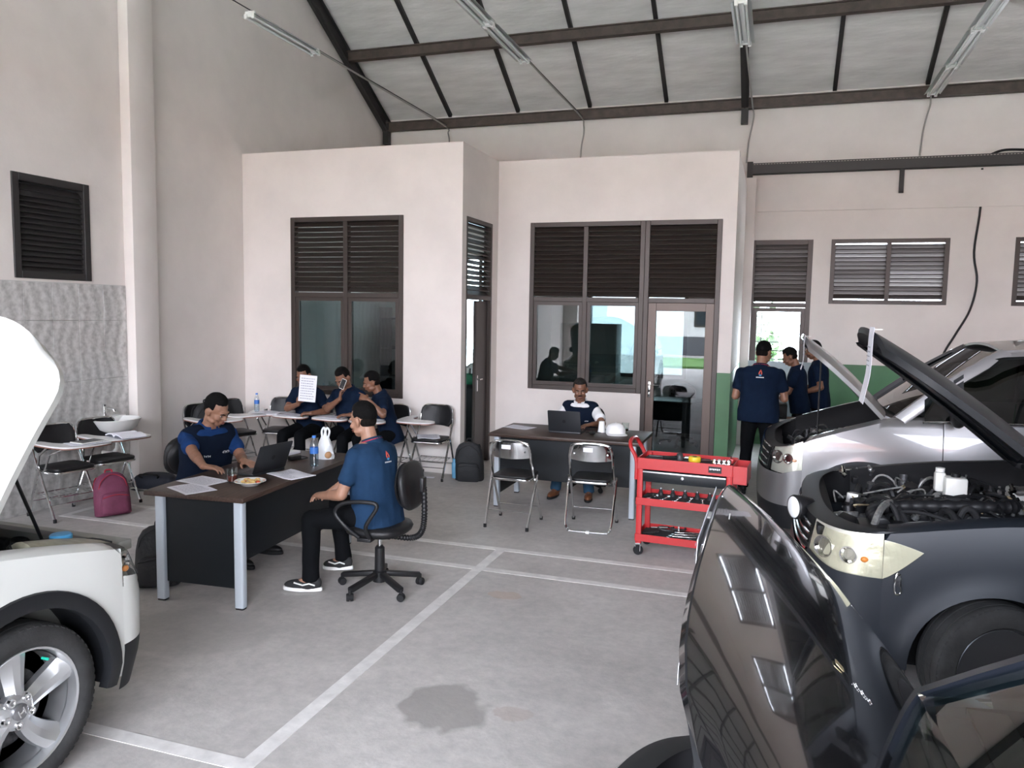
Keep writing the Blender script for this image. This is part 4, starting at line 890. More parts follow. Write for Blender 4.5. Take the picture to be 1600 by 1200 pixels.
def wheel(t, x, y, R, w, style, steer, out):
    wt = rotm(0, 0, steer, (x, y, R)) @ (Mx.Rotation(-PI/2, 4, 'X') if out > 0 else Mx.Rotation(PI/2, 4, 'X'))     # lathe z -> outside
    rr = R*(.73 if style == 'alloyH' else .66); h = w/2
    prof = [(rr, -h*.85), (rr*1.06, -h*.97), (R*.86, -h), (R*.95, -h*.93), (R*.985, -h*.82)]
    for g in (-.5, 0, .5): prof += [(R, h*(g-.26)), (R, h*(g-.06)), (R*.97, h*(g-.05)), (R*.97, h*(g+.05)), (R, h*(g+.06)), (R, h*(g+.26))] if g == 0 else [(R*.997, h*(g-.18)), (R*.997, h*(g-.04)), (R*.968, h*(g-.03)), (R*.968, h*(g+.03)), (R*.997, h*(g+.04)), (R*.997, h*(g+.18))]
    prof += [(R*.985, h*.82), (R*.95, h*.93), (R*.86, h), (rr*1.06, h*.97), (rr, h*.85)]
    ty = MB().lathe(prof, 56, wt, cap=False).build('tyre', M_TYRE, t, angle=40)
    mb = MB()
    for i in range(64):
        mb.add(*_blk(R, h, 2*PI*i/64), wt)
    mb.build('tread_blocks', M_TYRE, ty, smooth=False)
    if style == 'steel':
        rm = MB().lathe([(rr*1.02, h*.80), (rr*.98, h*.86), (rr*.95, h*.70), (rr*.90, h*.30), (rr*.82, h*.22), (rr*.55, h*.42), (rr*.35, h*.40), (rr*.30, h*.25), (0, h*.25)], 40, wt).build('steel_rim', mat('black_steel_rim', (.075, .077, .085), .35, .7), t, angle=50)
        for i in range(10):
            a = 2*PI*i/10; MB().lathe([(.013, h*.34), (.013, h*.372), (0, h*.373)], 12, wt @ Mx.Translation((rr*.69*math.cos(a), rr*.69*math.sin(a), 0))).build('vent_hole', M_BAY, rm)
        for i in range(5):
            a = 2*PI*i/5; MB().lathe([(.010, h*.38), (.010, h*.55), (0, h*.56)], 6, wt @ Mx.Translation((rr*.44*math.cos(a), rr*.44*math.sin(a), 0))).build('lug_nut', M_ALU, rm)
        MB().lathe([(.035, h*.2), (.035, h*.5), (.02, h*.6), (0, h*.6)], 16, wt).build('hub_cap', mat('black_steel_rim', (.02, .02, .02), .35, .6), rm)
        return
    rm = MB().lathe([(rr*1.02, h*.80), (rr*1.0, h*.9), (rr*.965, h*.86), (rr*.94, h*.55), (rr*.93, -h*.6), (rr*.90, -h*.6), (rr*.92, h*.5)], 48, wt, cap=False).build('rim_barrel', M_ALLOY, t, angle=50)
    MB().lathe([(rr*.93, -h*.35), (0, -h*.35)], 40, wt).build('brake_backing', M_BAY, t)
    MB().lathe([(rr*.62, -h*.2), (rr*.62, -h*.05), (0, -h*.05)], 40, wt).build('brake_disc', M_ENG, t)
    for i in range(5):
        a0 = 2*PI*i/5+.25; mb = MB(); g = []
        for k in range(9):
            u = k/8; r = rr*(.16+.80*u); tw = a0+.16*u*u; wl = (.032+.028*u)*R/.35; z = h*(.60-.22*math.sin(PI*u*.9)+.20*u)
            c, s_ = math.cos(tw), math.sin(tw); px = V((c*r, s_*r, z)); tn = V((-s_, c, 0))
            g.append([px-tn*wl-V((0, 0, .045)), px-tn*wl*.92-V((0, 0, .008)), px-tn*wl*.35+V((0, 0, .004)), px+tn*wl*.25+V((0, 0, .0)), px+tn*wl*.95-V((0, 0, .026)), px+tn*wl-V((0, 0, .055))])
        mb.sheet(g, None, M=wt).build('spoke', M_ALLOY, rm, angle=25)
    MB().lathe([(rr*.30, h*.2), (rr*.30, h*.5), (rr*.24, h*.6), (rr*.16, h*.62), (0, h*.62)], 30, wt).build('hub', M_ALLOY, rm, angle=30)
    cap = MB().lathe([(.033, h*.6), (.033, h*.70), (.028, h*.73), (0, h*.73)], 24, wt).build('centre_cap', mat('cap_grey', (.30, .30, .31), .3, .8), rm)
    if style == 'alloyH':
        MB().box((-.012, 0, h*.735), (.005, .034, .004), wt @ Mx.Rotation(.35, 4, 'Z')).box((.012, 0, h*.735), (.005, .034, .004), wt @ Mx.Rotation(.35, 4, 'Z')).box((0, 0, h*.735), (.022, .006, .004), wt @ Mx.Rotation(.35, 4, 'Z')).build('cap_letter', M_CHROME, cap, smooth=False)
        MB().lathe([(.006, h*.45), (.006, h*.75), (0, h*.77)], 8, wt @ Mx.Translation((rr*.82*math.cos(.93), rr*.82*math.sin(.93), 0))).build('valve_cap', mat('green_cap', (.02, .5, .35), .4), rm)
    for i in range(5):
        a = 2*PI*i/5+.25+PI/5; MB().lathe([(.016, h*.40), (.016, h*.66), (.011, h*.66), (.011, h*.58), (0, h*.58)], 12, wt @ Mx.Translation((.057*math.cos(a), .057*math.sin(a), 0))).build('lug_nut', M_CHROME, rm)
def _blk(R, h, a):
    c, s_ = math.cos(a), math.sin(a); d = .030; r0, r1 = R*.955, R*.992; out = []
    for z, ra_, rb in ((h*.70, r0, R*.996), (h*.90, r0, R*.972)):
        for q in (-.5, .5):
            for r in (ra_, rb): aa = a+q*d/R*.62; out.append((r*math.cos(aa), r*math.sin(aa), z))
    return out, [(0, 1, 3, 2), (4, 6, 7, 5), (0, 4, 5, 1), (2, 3, 7, 6), (1, 5, 7, 3)]
def car(label, loc, rz, P):
    t = thing('car', label, 'car', (*loc, 0), rz)
    W, R, ra, xs, xf, wb, paint = P['W'], P['R'], P['ra'], P['xs'], P['xf'], P['wb'], P['paint']
    zt = lambda x: lerp_pts(P['zt'], x)
    tk = P.get('tuck', .35)
    def lat(x, z):
        y = W-tk*max(0, z-.72)**2-.25*max(0, .36-z)-.30*max(0, x-.30)**2
        xr = -wb-.25
        return y-.30*max(0, xr-x)**2
    hub = V((0, R+.0))
    def fan(side, hx, outline, n, top_from, top_to):
        pts = []; tot = [0]
        for a, b in zip(outline, outline[1:]): tot.append(tot[-1]+math.dist(a, b))
        for i in range(n+1):
            d = tot[-1]*i/n; k = max(j for j in range(len(tot)) if tot[j] <= d+1e-9); k = min(k, len(outline)-2)
            f = (d-tot[k])/(tot[k+1]-tot[k]); pts.append((outline[k][0]+(outline[k+1][0]-outline[k][0])*f, outline[k][1]+(outline[k+1][1]-outline[k][1])*f))
        g = []
        for x, z in pts:
            u = V((x-hx, z-R)); L = u.length; q = u/L*ra; row = []
            for v in range(9):
                f = v/8; px, pz = hx+q.x+(u.x-q.x)*f, R+q.y+(u.y-q.y)*f
                fl = P.get('flare', .012)*math.exp(-((math.hypot(px-hx, pz-R)-ra)/.05)**2); row.append(V((px, side*(lat(px, pz)+fl), pz)))
            if top_from <= x <= top_to and abs(z-zt(x)) < .003:
                x_, y_, z_ = row[-1]; row += [V((x_, y_-side*.025, z_+.012)), V((x_, y_-side*.07, z_+.020)), V((x_, y_-side*.115, z_+.018))]
            else: row += [row[-1].copy() for _ in range(3)]
            g.append(row)
        return g
    xd = P.get('xd', -.62); xs2 = xs
    top = [(xs, zt(xs))]+[(x, zt(x)) for x in [xs-(xs-xd)*i/10 for i in range(1, 11)]]
    xq = -wb+.50; xe = -wb-.48
    topr = [(xq, zt(xq))]+[(xq+(xe-xq)*i/8, zt(xq+(xe-xq)*i/8)) for i in range(1, 9)]
    for sd, nm in ((-1, 'r'), (1, 'l')):
        g = fan(sd, 0, [(xs, .27)]+top+[(xd, .24)], 40, -9, 9)
        MB().sheet(g).build('front_fender', paint, t, angle=50)
        g = fan(sd, -wb, [(xq, .24)]+topr+[(xe, .30)], 32, 9, 9)
        MB().sheet(g).build('rear_quarter', paint, t, angle=50)
        xm = (xd+xq)/2-.06
        for a, b in ((xd-.006, xm+.004), (xm-.004, xq+.006)):
            g = [[V((a+(b-a)*i/6, sd*lat(a+(b-a)*i/6, z), z)) for z in [.24+(zt(a+(b-a)*i/6)-.24)*k/10 for k in range(11)]] for i in range(7)]
            dr = MB().sheet(g).build('door', paint, t, angle=50)
            hx_ = b+.14; yy = lat(hx_, zt(hx_)-.14)
            MB().tube([(hx_-.07, sd*(yy+.004), zt(hx_)-.14), (hx_-.05, sd*(yy+.03), zt(hx_)-.14), (hx_+.05, sd*(yy+.03), zt(hx_)-.14), (hx_+.07, sd*(yy+.004), zt(hx_)-.14)], .011, 8).build('door_handle', P.get('handle', paint), dr)
        if P.get('clad'):
            for hx in (0, -wb):
                g = []
                for i in range(33):
                    a = rad(-12)+rad(204)*i/32; row = []
                    for rr, o in ((ra-.012, -.03), (ra-.010, .014), (ra+.012, .022), (ra+.055, .016), (ra+.060, -.004)):
                        x, z = hx+rr*math.cos(a), R+rr*math.sin(a); row.append(V((x, sd*(lat(x, z)+o), max(z, .2))))
                    g.append(row)
                MB().sheet(g).build('arch_cladding', M_CLAD, t, angle=50)
            MB().lim(-wb+.38, -.38, sd*(W-.05)-.02, sd*(W-.05)+.03, .20, .30).build('sill_cladding', M_CLAD, t, bevel=.01)
        for hx in (0, -wb):
            g = [[V((hx+(ra+.004)*math.cos(rad(a)), sd*y, R+(ra+.004)*math.sin(rad(a)))) for y in (W-.02, W-.15, W-.32)] for a in range(-10, 191, 10)]
            MB().sheet(g).build('wheel_liner', M_CLAD, t)
            MB().lim(hx-ra, hx+ra, sd*(W-.325)-.005, sd*(W-.325)+.005, .2, R+ra).build('wheel_liner', M_BAY, t, smooth=False)
    for sd in (-1, 1):
        wheel(t, 0, sd*(W-P.get('winset', .115)), R, P['tw'], P['rim'], P.get('steer', 0), sd); wheel(t, -wb, sd*(W-P.get('winset', .115)), R, P['tw'], P['rim'], 0, sd)
    # ---- nose
    pw = P.get('pw', 2.7)
    def nose(a, z, off=0):
        ww = lat(xs, z)+off; xx = (xf+lerp_pts(P['nl'], z) if 'nl' in P else xf-P.get('nlean', .30)*max(0, z-.55)**1.6-.10*max(0, .42-z))+off
        c, s_ = math.cos(a), math.sin(a)
        return V((xs+(xx-xs)*abs(c)**(2/pw), math.copysign(ww*abs(s_)**(2/pw), s_), z))
    AA = [rad(-90+180*i/48) for i in range(49)]
    zf = zt(xs)
    def band(a0, a1, z0, z1, n=24, m=6, off=0): return [[nose(rad(a0+(a1-a0)*i/n), (z0(rad(a0+(a1-a0)*i/n)) if callable(z0) else z0)+((z1(rad(a0+(a1-a0)*i/n)) if callable(z1) else z1)-(z0(rad(a0+(a1-a0)*i/n)) if callable(z0) else z0))*k/m, off) for k in range(m+1)] for i in range(n+1)]
    zl = P.get('zlow', .40); zh = P.get('zh0', .68); ztop = lambda a: zf-P.get('drop', .06)*abs(math.cos(a))**.7
    lo = MB().sheet(band(-90, 90, .20, zl, 48)).build('lower_bumper', M_CLAD if P.get('clad') else paint, t, angle=60)
    MB().sheet(band(-90, 90, zl, zh, 48)).build('bumper', paint, t, angle=60)
    ha = P.get('ha', 38)
    gr = MB().sheet(band(-ha, ha, zh, ztop, 24, 4, -.02)).build('grille', M_BAY, t)
    for k in range(4):
        z = zh+.03+(zf-.06-zh)*k/4; MB().tube([nose(rad(a), z, -.006) for a in range(-ha+4, ha-3, 4)], .008, 6).build('grille_bar', P.get('grillebar', M_CHROME), gr)
    for sd in (-1, 1):
        a0, a1 = (ha, 90) if sd > 0 else (-ha, -90)
        MB().sheet(band(a0, a1, zh, ztop, 16, 4, -.006 if P.get('leaf') else -.035)).build('lamp_bowl', M_BOWL, t, angle=60)
        leaf = P.get('leaf')
        def zlo(a): u = (abs(math.degrees(a))-ha)/(90-ha); return zh+(.005 if not leaf else .012+.10*max(0, .55-u)**1.3)+(.10*max(0, u-.55) if not leaf else 0)
        def zhi(a): u = (abs(math.degrees(a))-ha)/(90-ha); return ztop(a)-.004-.02*u
        MB().sheet(band(a0, a1, zh-.01, zlo, 16, 2, .004)).build('lamp_surround', paint, t, angle=60)
        MB().sheet(band(a0, a1, zh, ztop, 16, 4, -.055)).build('lamp_back', M_BAY, t)
        if leaf:
            tx, tz = leaf; n = 8
            def tail(o): return [[V((xs+(tx-xs)*i/n, sd*(lat(xs+(tx-xs)*i/n, .85)+o), (zh+.012)*(1-(i/n)**1.2)+tz*(i/n)**1.2+((zf-.024)*(1-(i/n)**1.5)+tz*(i/n)**1.5-(zh+.012)*(1-(i/n)**1.2)-tz*(i/n)**1.2)*k/4)) for k in range(5)] for i in range(n+1)]
            MB().sheet(tail(.010)).build('lamp_bowl', M_BOWL, t, angle=60); MB().sheet(tail(.016)).build('headlight_lens', P.get('lens', M_LENSC), t, angle=60)
        ln = MB().sheet(band(a0, a1, zlo, zhi, 16, 6, .010)).build('headlight_lens', P.get('lens', M_LENSC), t, angle=60)
        for q, r in ((.30, .055), (.68, .042)):
            a = rad(a0+(a1-a0)*q); c = nose(a, (zh+zf)/2-.01, -.004 if P.get('leaf') else -.03); d = V((math.cos(a)*.9+.2, math.sin(a), 0)).normalized(); M_ = frame(c, d.orthogonal().normalized(), d.cross(d.orthogonal().normalized()), d)
            MB().lathe([(r, .0), (r*1.02, .015), (r*.9, .015), (r*.5, -.012), (0, -.02)], 20, M_).build('lamp_reflector', M_CHROME, t)
        a = rad(a0+(a1-a0)*.86); c = nose(a, (zh+zf)/2-.02, -.004 if P.get('leaf') else -.02); MB().ell(tuple(c), (.018, .012, .014)).build('amber_bulb', M_AMBER, t)
        # edge between lamp and fender
        if not P.get('leaf'): MB().sheet([[nose(rad(sd*90), z, o) for o in (.0, -.05)] for z in [zl+(zf-zl)*k/6 for k in range(7)]]).build('lamp_surround', paint, t)
    MB().sheet([[nose(a, ztop(a), 0), nose(a, ztop(a), 0)+V((-.05, 0, .015)), nose(a, ztop(a), 0)*1.0+V((-.10, -math.copysign(.05, a)*abs(math.sin(a)), .018))] for a in AA]).build('front_lip', M_CLAD if P.get('lipblack', True) else paint, t, angle=60)
    # rear
    g = []
    for i in range(25):
        a = rad(-90+180*i/24); c, s_ = math.cos(a), math.sin(a); row = []
        for k in range(9):
            z = .26+(zt(xe)-.26)*k/8; row.append(V((xe-(.28-.12*max(0, z-.6))*abs(c)**(2/3), math.copysign(lat(xe, z)*abs(s_)**(2/3), s_), z)))
        g.append(row)
    MB().sheet(g).build('rear_bumper', paint, t, angle=60)
    # underbody, cabin block
    MB().lim(xe+.02, xs-.02, -(W-.30), W-.30, .19, .40).build('underbody', M_BAY, t, smooth=False)
    cx, cz = P['cowl']; wx, wz = P['wtop']; rx, rzz = P['rear']
    MB().lim(-wb-.35, cx-.12, -(W-.10), W-.10, .40, .78).build('cabin_floor', M_BAY, t, smooth=False)
    MB().lim(cx-.20, cx-.10, -(W-.12), W-.12, .40, cz-.02).build('firewall', M_BAY, t, smooth=False)
    # ---- greenhouse
    yb, yt = W-.075, W-.24
    def gh(x0, z0, y0, x1, z1, y1, n=6, m=10, bow=.05):
        return [[V((x0+(x1-x0)*i/n+bow*(1-(2*j/m-1)**2)*(1), (y0+(y1-y0)*i/n)*(2*j/m-1), z0+(z1-z0)*i/n+.02*math.sin(PI*i/n))) for j in range(m+1)] for i in range(n+1)]
    MB().sheet(gh(cx-.02, cz-.005, yb-.02, wx, wz, yt-.01)).build('windscreen', P.get('wglass', M_WIND), t, angle=60)
    MB().lim(cx-.16, cx+.06, -(W-.16), W-.16, cz-.06, cz-.03).build('cowl_panel', M_CLAD, t, bevel=.01)
    g = [[V((wx+(rx-wx)*i/10, (yt)*(2*j/12-1), wz+(rzz-wz)*i/10+.05*math.sin(PI*i/10)+.045*(1-(2*j/12-1)**2)-.0)) for j in range(13)] for i in range(11)]
    MB().sheet(g, .02).build('roof', paint, t, angle=50)
    bx = P.get('rbase', (-wb-.55, zt(-wb-.5)))
    MB().sheet([[V((bx[0]+(rx-bx[0])*i/4-.03*(1-(2*j/8-1)**2), (yb+(yt-yb)*i/4)*(2*j/8-1), bx[1]+(rzz-bx[1])*i/4)) for j in range(9)] for i in range(5)]).build('rear_window', M_TINT, t)
    for sd in (-1, 1):
        pil = P.get('pillar', paint)
        A0, A1 = V((cx+.03, sd*yb, cz-.02)), V((wx, sd*yt, wz+.02))
        ms = [A0.lerp(A1, k/6)+V((0, sd*.012*math.sin(PI*k/6), .03*math.sin(PI*k/6))) for k in range(7)]
        MB().sheet([[p+V((.015, -sd*.035, .004)), p+V((.0, 0, .012)), p+V((-.06, sd*.018, -.02)), p+V((-.075, sd*.015, -.045))] for p in ms]).build('a_pillar', pil, t, angle=60)
        MB().sheet([[V((wx+(rx-wx)*i/8, sd*yt, wz+(rzz-wz)*i/8+.05*math.sin(PI*i/8)+.003)), V((wx+(rx-wx)*i/8, sd*(yt+.028), wz+(rzz-wz)*i/8+.05*math.sin(PI*i/8)-.025)), V((wx+(rx-wx)*i/8, sd*(yt+.03), wz+(rzz-wz)*i/8+.05*math.sin(PI*i/8)-.05))] for i in range(9)]).build('roof_rail', pil, t, angle=60)
        def side_pt(x, f):       # point on the side glass between belt (f=0) and roof (f=1)
            zb = zt(x)
            if x > wx: u = (cx-.02-x)/(cx-.02-wx); ztp = cz+(wz-cz)*u+.03*math.sin(PI*u); yy = yb+(yt-yb)*u
            elif x < rx: u = (x-bx[0])/(rx-bx[0]); ztp = bx[1]+(rzz-bx[1])*u; yy = yb+(yt-yb)*u
            else: u = (x-wx)/(rx-wx); ztp = wz+(rzz-wz)*u+.05*math.sin(PI*u)-.03; yy = yt+.02
            ztp = max(ztp, zb+.004); return V((x, sd*((yb+.045)+(yy-yb-.03)*f), zb+(ztp-zb)*f))
        xq0 = cx-.16; stops = [xq0, xd+.02-.12, (xd+xq)/2-.06, xq-.05, bx[0]+.18]
        for a, b in zip(stops, stops[1:]):
            g = [[side_pt(a-.015+(b+.015-a+.015)*i/8, f/4) for f in range(5)] for i in range(9)]
            MB().sheet(g).build('side_window', P.get('sglass', M_TINT), t)
        for x in stops[1:-1]:
            g = [[side_pt(x+dx, f/4)+V((0, sd*.006, 0)) for f in range(5)] for dx in (.035, -.035)]
            MB().sheet(g).build('window_pillar', M_CLAD, t)
        MB().tube([side_pt(stops[0]+(stops[-1]-stops[0])*i/14, 0)+V((0, sd*.008, -.004)) for i in range(15)], .009, 6).build('belt_trim', P.get('belt', M_CLAD), t)
        mx_ = P.get('mirror', xd+.02); b0 = side_pt(mx_, 0.1)
        mr = MB(); mr.ell((mx_+.0, b0.y+sd*.13, b0.z+.01), (.055, .10, .075), None, 16, 10)
        mo = mr.build('wing_mirror', P.get('mirrormat', M_BLKPL), t); MB().bar((mx_, b0.y-.0, b0.z-.03), (mx_, b0.y+sd*.08, b0.z-.02), .05, .025).build('mirror_arm', M_BLKPL, mo)
    # ---- bonnet
    hx, hz_, th, Lh, hw, bow, crown, conv = P['hood']; th = rad(th); ct_, st_ = math.cos(th), math.sin(th)
    taper = P.get('htaper', .10); rnd_ = P.get('hround', .35)
    def hp(u, v, n=0):
        ww = hw*(1-taper*u)*(1-rnd_*max(0, (u-.72)/.28)**2.2*.5); l = Lh*u-bow*u*v*v*abs(v)-P.get('corner', 0)*abs(v)**10*u**5
        nn = crown*(1-v*v)*(.4+.6*math.sin(PI*min(1, u*.9+.1)))+conv*4*u*(1-u)*.5-conv*.0+n-.03*abs(v)**8
        return V((hx+l*ct_-nn*st_, ww*v, hz_+l*st_+nn*ct_))
    g = [[hp(i/18, -1+2*j/20) for j in range(21)] for i in range(19)]
    ho = MB().sheet(g, .012).build('bonnet', paint, t, angle=60)
    flg = P.get('flange', .035); fl = MB(); ed = [hp(i/18, -1) for i in range(19)]+[hp(1, -1+2*j/20) for j in range(1, 21)]+[hp(i/18, 1) for i in range(17, -1, -1)]
    ed2 = [hp(i/18, -.99, -flg) for i in range(19)]+[hp(.99, -1+2*j/20, -flg) for j in range(1, 21)]+[hp(i/18, .99, -flg) for i in range(17, -1, -1)]
    ed3 = [hp(i/18, -.90, -.045) for i in range(19)]+[hp(.93, (-1+2*j/20)*.92, -.045) for j in range(1, 21)]+[hp(i/18, .90, -.045) for i in range(17, -1, -1)]
    fl.sheet([ed, ed2, ed3], .003).build('bonnet_flange', P.get('under', paint), ho, angle=60)
    MB().sheet([[hp(.06+.86*i/10, -.84+1.68*j/10, -.030-.008*math.sin(j*PI/2.5)*math.sin(i*PI/2.5)) for j in range(11)] for i in range(11)], .004).build('bonnet_liner', P.get('liner', M_CLAD), ho, angle=60)
    for v in (-.55, 0, .55): MB().tube([hp(.08+.8*i/8, v*(1-.3*i/8), -.045) for i in range(9)], .016, 6).build('bonnet_rib', P.get('under', paint), ho)
    for sd in (-1, 1): MB().bar(hp(.0, sd*.93, -.02), (hx-.06, sd*hw*.93, hz_-.06), .02, .035).build('bonnet_hinge', P.get('under', paint), ho)
    if P.get('prop'):
        a, b = P['prop']; MB().tube([V(a), hp(*b, -.04)], .0075, 8).build('prop_rod', M_BLKPL, t)
    # ---- engine bay
    bf = xf-.16; bw = W-.20
    MB().lim(cx-.1, bf, -bw, bw, .42, .44).build('bay_floor', M_BAY, t, smooth=False)
    for sd in (-1, 1):
        MB().sheet([[V((x, sd*(lat(x, zt(x))-.10), zt(x)+.016)), V((x, sd*(lat(x, zt(x))-.125), zt(x)-.03)), V((x, sd*(bw-.02), zt(x)-.10)), V((x, sd*(bw-.05), .43))] for x in [xs+.02-(xs+.02-cx+.1)*i/10 for i in range(11)]]).build('bay_side', P.get('bay', M_BAY), t, angle=50)
    zc = zf-P.get('drop', .06)-.01
    MB().lim(bf-.05, bf+.05, -bw, bw, zc-.05, zc).build('radiator_support', P.get('bay', M_BAY), t, bevel=.008)
    MB().lim(bf-.06, bf-.02, -bw*.75, bw*.75, .42, zc-.05).build('radiator', M_ENG, t, smooth=False)
    rn = random.Random(P.get('seed', 1)); zb = zc-P.get('deep', .08)
    eb_ = MB().lim(cx+.05, bf-.15, -.28, .26, .44, zb-.04).build('engine_block', M_ENG, t, bevel=.02)
    MB().lim(cx+.12, bf-.28, -.20, .18, zb-.04, zb+.03).build('cam_cover', P.get('cam', M_BLKPL), eb_, bevel=.02)
    for k in range(4): MB().tube(smoothpath([(cx+.16+.10*k, -.16, zb+.02), (cx+.16+.10*k, -.28, zb+.01), (cx+.14+.10*k, -.36, zb-.08)], 4), .026, 10).build('intake_runner', M_ALU, eb_)
    MB().lim(cx+.02, cx+.30, bw-.30, bw-.06, .5, zb+.0).build('battery', M_BLKPL, t, bevel=.01)
    MB().lim(bf-.40, bf-.16, bw-.32, bw-.06, .5, zb+.01).build('air_box', M_BLKPL, t, bevel=.02)
    MB().lim(cx+.00, cx+.16, -bw+.05, -bw+.20, .6, zb+.06).build('brake_reservoir', mat('milky_plastic', (.66, .66, .62), .4), t, bevel=.015)
    MB().lathe([(.05, 0), (.05, .10), (.04, .11), (.04, .14), (0, .14)], 18, Mx.Translation((cx+.09, bw-.42, zb-.02))).build('white_reservoir', mat('milky_plastic', (.66, .66, .62), .4), t)
    MB().lim(cx+.20, cx+.36, bw-.16, bw-.03, .62, zb+.05).build('coolant_bottle', mat('milky_plastic', (.66, .66, .62), .4), t, bevel=.02)
    p = smoothpath([(bf-.28, bw-.20, zb), (bf-.30, bw-.42, zb+.05), (cx+.34, .10, zb+.07), (cx+.30, -.05, zb+.05)], 10); pp = []; rr_ = []
    for i in range(len(p)-1):
        for j in range(3): pp.append(p[i].lerp(p[i+1], j/3)); rr_.append(.040 if j == 1 else .032)
    MB().tube(pp, rr_, 14).build('intake_hose', M_BLKPL, t, angle=60)
    for k in range(P.get('hoses', 10)):
        x0, x1 = rn.uniform(cx+.02, bf-.1), rn.uniform(cx+.02, bf-.1); y0, y1 = rn.uniform(-bw+.08, bw-.08), rn.uniform(-bw+.08, bw-.08); za = zb+rn.uniform(-.05, .06)
        MB().tube(smoothpath([(x0, y0, zb-.12), (x0*.7+x1*.3, y0*.7+y1*.3, za), (x0*.3+x1*.7, y0*.3+y1*.7, za+.02), (x1, y1, zb-.10)], 5), rn.choice((.007, .010, .015, .019)), 8).build('hose', rn.choice((M_RUBBER, M_BLKPL, M_RUBBER, M_ALU)), t)
    for k in range(P.get('boxes', 6)):
        x0, y0 = rn.uniform(cx+.05, bf-.1), rn.uniform(-bw+.08, bw-.1); a, b, h_ = rn.uniform(.03, .12), rn.uniform(.02, .09), rn.uniform(.02, .07); z0 = zb-.05+rn.uniform(-.02, .07)-.06*(y0/bw)
        MB().box((0, 0, 0), (a, b, h_), rotm(rn.uniform(-.3, .3), rn.uniform(-.3, .3), rn.uniform(0, 3), (x0, y0, z0))).build(rn.choice(('bracket', 'relay_box', 'connector')), rn.choice((M_ENG, M_BLKPL, M_BLKPL, M_ALU)), t, bevel=.005)
    for k in range(P.get('bits', 8)):
        x0, y0 = rn.uniform(cx+.05, bf-.1), rn.uniform(-bw+.1, bw-.1); r = rn.uniform(.02, .055); h_ = rn.uniform(.05, .14)
        MB().lathe([(r, 0), (r, h_*.6), (r*.8, h_*.65), (r*.8, h_), (0, h_)], 14, Mx.Translation((x0, y0, zb-.10+rn.uniform(-.03, .06)-.05*(y0/bw))) @ Mx.Rotation(rn.uniform(-.6, .6), 4, 'X')).build(rn.choice(('sensor_housing', 'filter_can', 'pump_body')), rn.choice((M_ENG, M_ALU, M_BLKPL, M_ENG)), t, angle=40)
    return t, hp, nose, lat, zt
CARS = {}
CARS['w'] = car('white car at the left with its bonnet up, nose pointing into the workshop', (-3.60, 2.19), rad(90), dict(
    W=.88, R=.345, ra=.415, xs=.50, xf=.86, wb=2.6, paint=M_CWHITE, nl=[(.2, -.08), (.42, -.01), (.62, 0), (.70, -.05), (.80, -.15), (.88, -.24)], pw=2.3, zt=[(.86, .76), (.5, .865), (.2, .93), (-.05, .975), (-.4, 1.02), (-.8, 1.05), (-3.2, 1.12)], clad=True, tw=.22, rim='alloyH', cowl=(-.30, 1.04), wtop=(-1.05, 1.55), rear=(-2.9, 1.58),
    hood=(-.16, 1.03, 54, 1.07, .82, .16, .05, .05), htaper=.03, hround=.55, under=M_CWHITE, liner=M_CWHITE, zh0=.69, zlow=.42, ha=26, prop=((.42, -.50, .87), (.45, -.82)), bay=mat('grey_green_bay', (.22, .22, .20), .5), mirror=-.75, seed=4, winset=.11, drop=.03))
CARS['g'] = car('matte blue-grey car with open bonnet and exposed engine, nose to the left', (1.04, 4.89), rad(180), dict(
    W=.88, R=.315, ra=.375, xs=.50, xf=.90, wb=2.65, paint=M_CGREY, zt=[(.90, .84), (.5, .925), (.2, .98), (0, 1.01), (-.5, 1.06), (-.9, 1.10), (-3.3, 1.14)], tw=.20, rim='steel', steer=rad(20), cowl=(-.52, 1.09), wtop=(-1.15, 1.62), rear=(-2.9, 1.66),
    hood=(-.46, 1.08, 38, 1.31, .78, .10, .05, .04), htaper=.05, hround=.4, under=M_CLAD, liner=M_CLAD, zh0=.70, zlow=.42, ha=36, lens=M_LENS, leaf=(.33, .86), prop=((-.35, .72, 1.02), (.30, .75)), hoses=60, bits=44, boxes=50, deep=.02, seed=11, winset=.13, flare=.02, drop=.02, xd=-.72))
CARS['s'] = car('silver car with its bonnet raised, parked beyond the blue-grey one', (.72, 7.60), rad(180), dict(
    W=.90, R=.34, ra=.42, xs=.46, xf=.82, wb=2.75, paint=M_CSILV, zt=[(.82, .86), (.46, .94), (.2, 1.03), (-.15, 1.14), (-.6, 1.17), (-3.4, 1.22)], clad=True, tw=.21, rim='alloy', cowl=(-.24, 1.19), wtop=(-.95, 1.70), rear=(-3.0, 1.72), sglass=M_TINT, belt=M_CHROME,
    hood=(-.16, 1.19, 43, .88, .80, .10, .04, .03), under=M_CSILV, liner=M_CLAD, zh0=.66, zlow=.40, ha=46, mirror=-.62, hoses=26, bits=22, boxes=26, deep=-.02, seed=5, drop=.10, wglass=glass('silver_windscreen', (.20, .21, .20), .06), prop=((.35, .70, .93), (.80, .8)), xd=-.55))
CARS['b'] = car('glossy black car in the right foreground with its bonnet lifted', (.28, 1.58), rad(180), dict(
    W=.91, R=.30, ra=.36, xs=.44, xf=.74, wb=2.45, paint=M_CBLACK, zt=[(.74, .50), (.44, .60), (.1, .76), (-.2, .86), (-.6, .90), (-3.0, .96)], tw=.19, rim='alloy', cowl=(-.17, .90), wtop=(-1.10, 1.38), rear=(-2.4, 1.40),
    flange=.012, corner=.16, hood=(-.23, .78, 49.8, .97, .83, .055, .035, .08), htaper=.03, hround=.10, under=M_CLAD, liner=M_CLAD, zh0=.44, zlow=.30, ha=40, seed=8, mirror=-.60, drop=.04, pillar=mat('dark_blue_grey_pillar', (.03, .036, .05), .35, .3, coat=.3)))
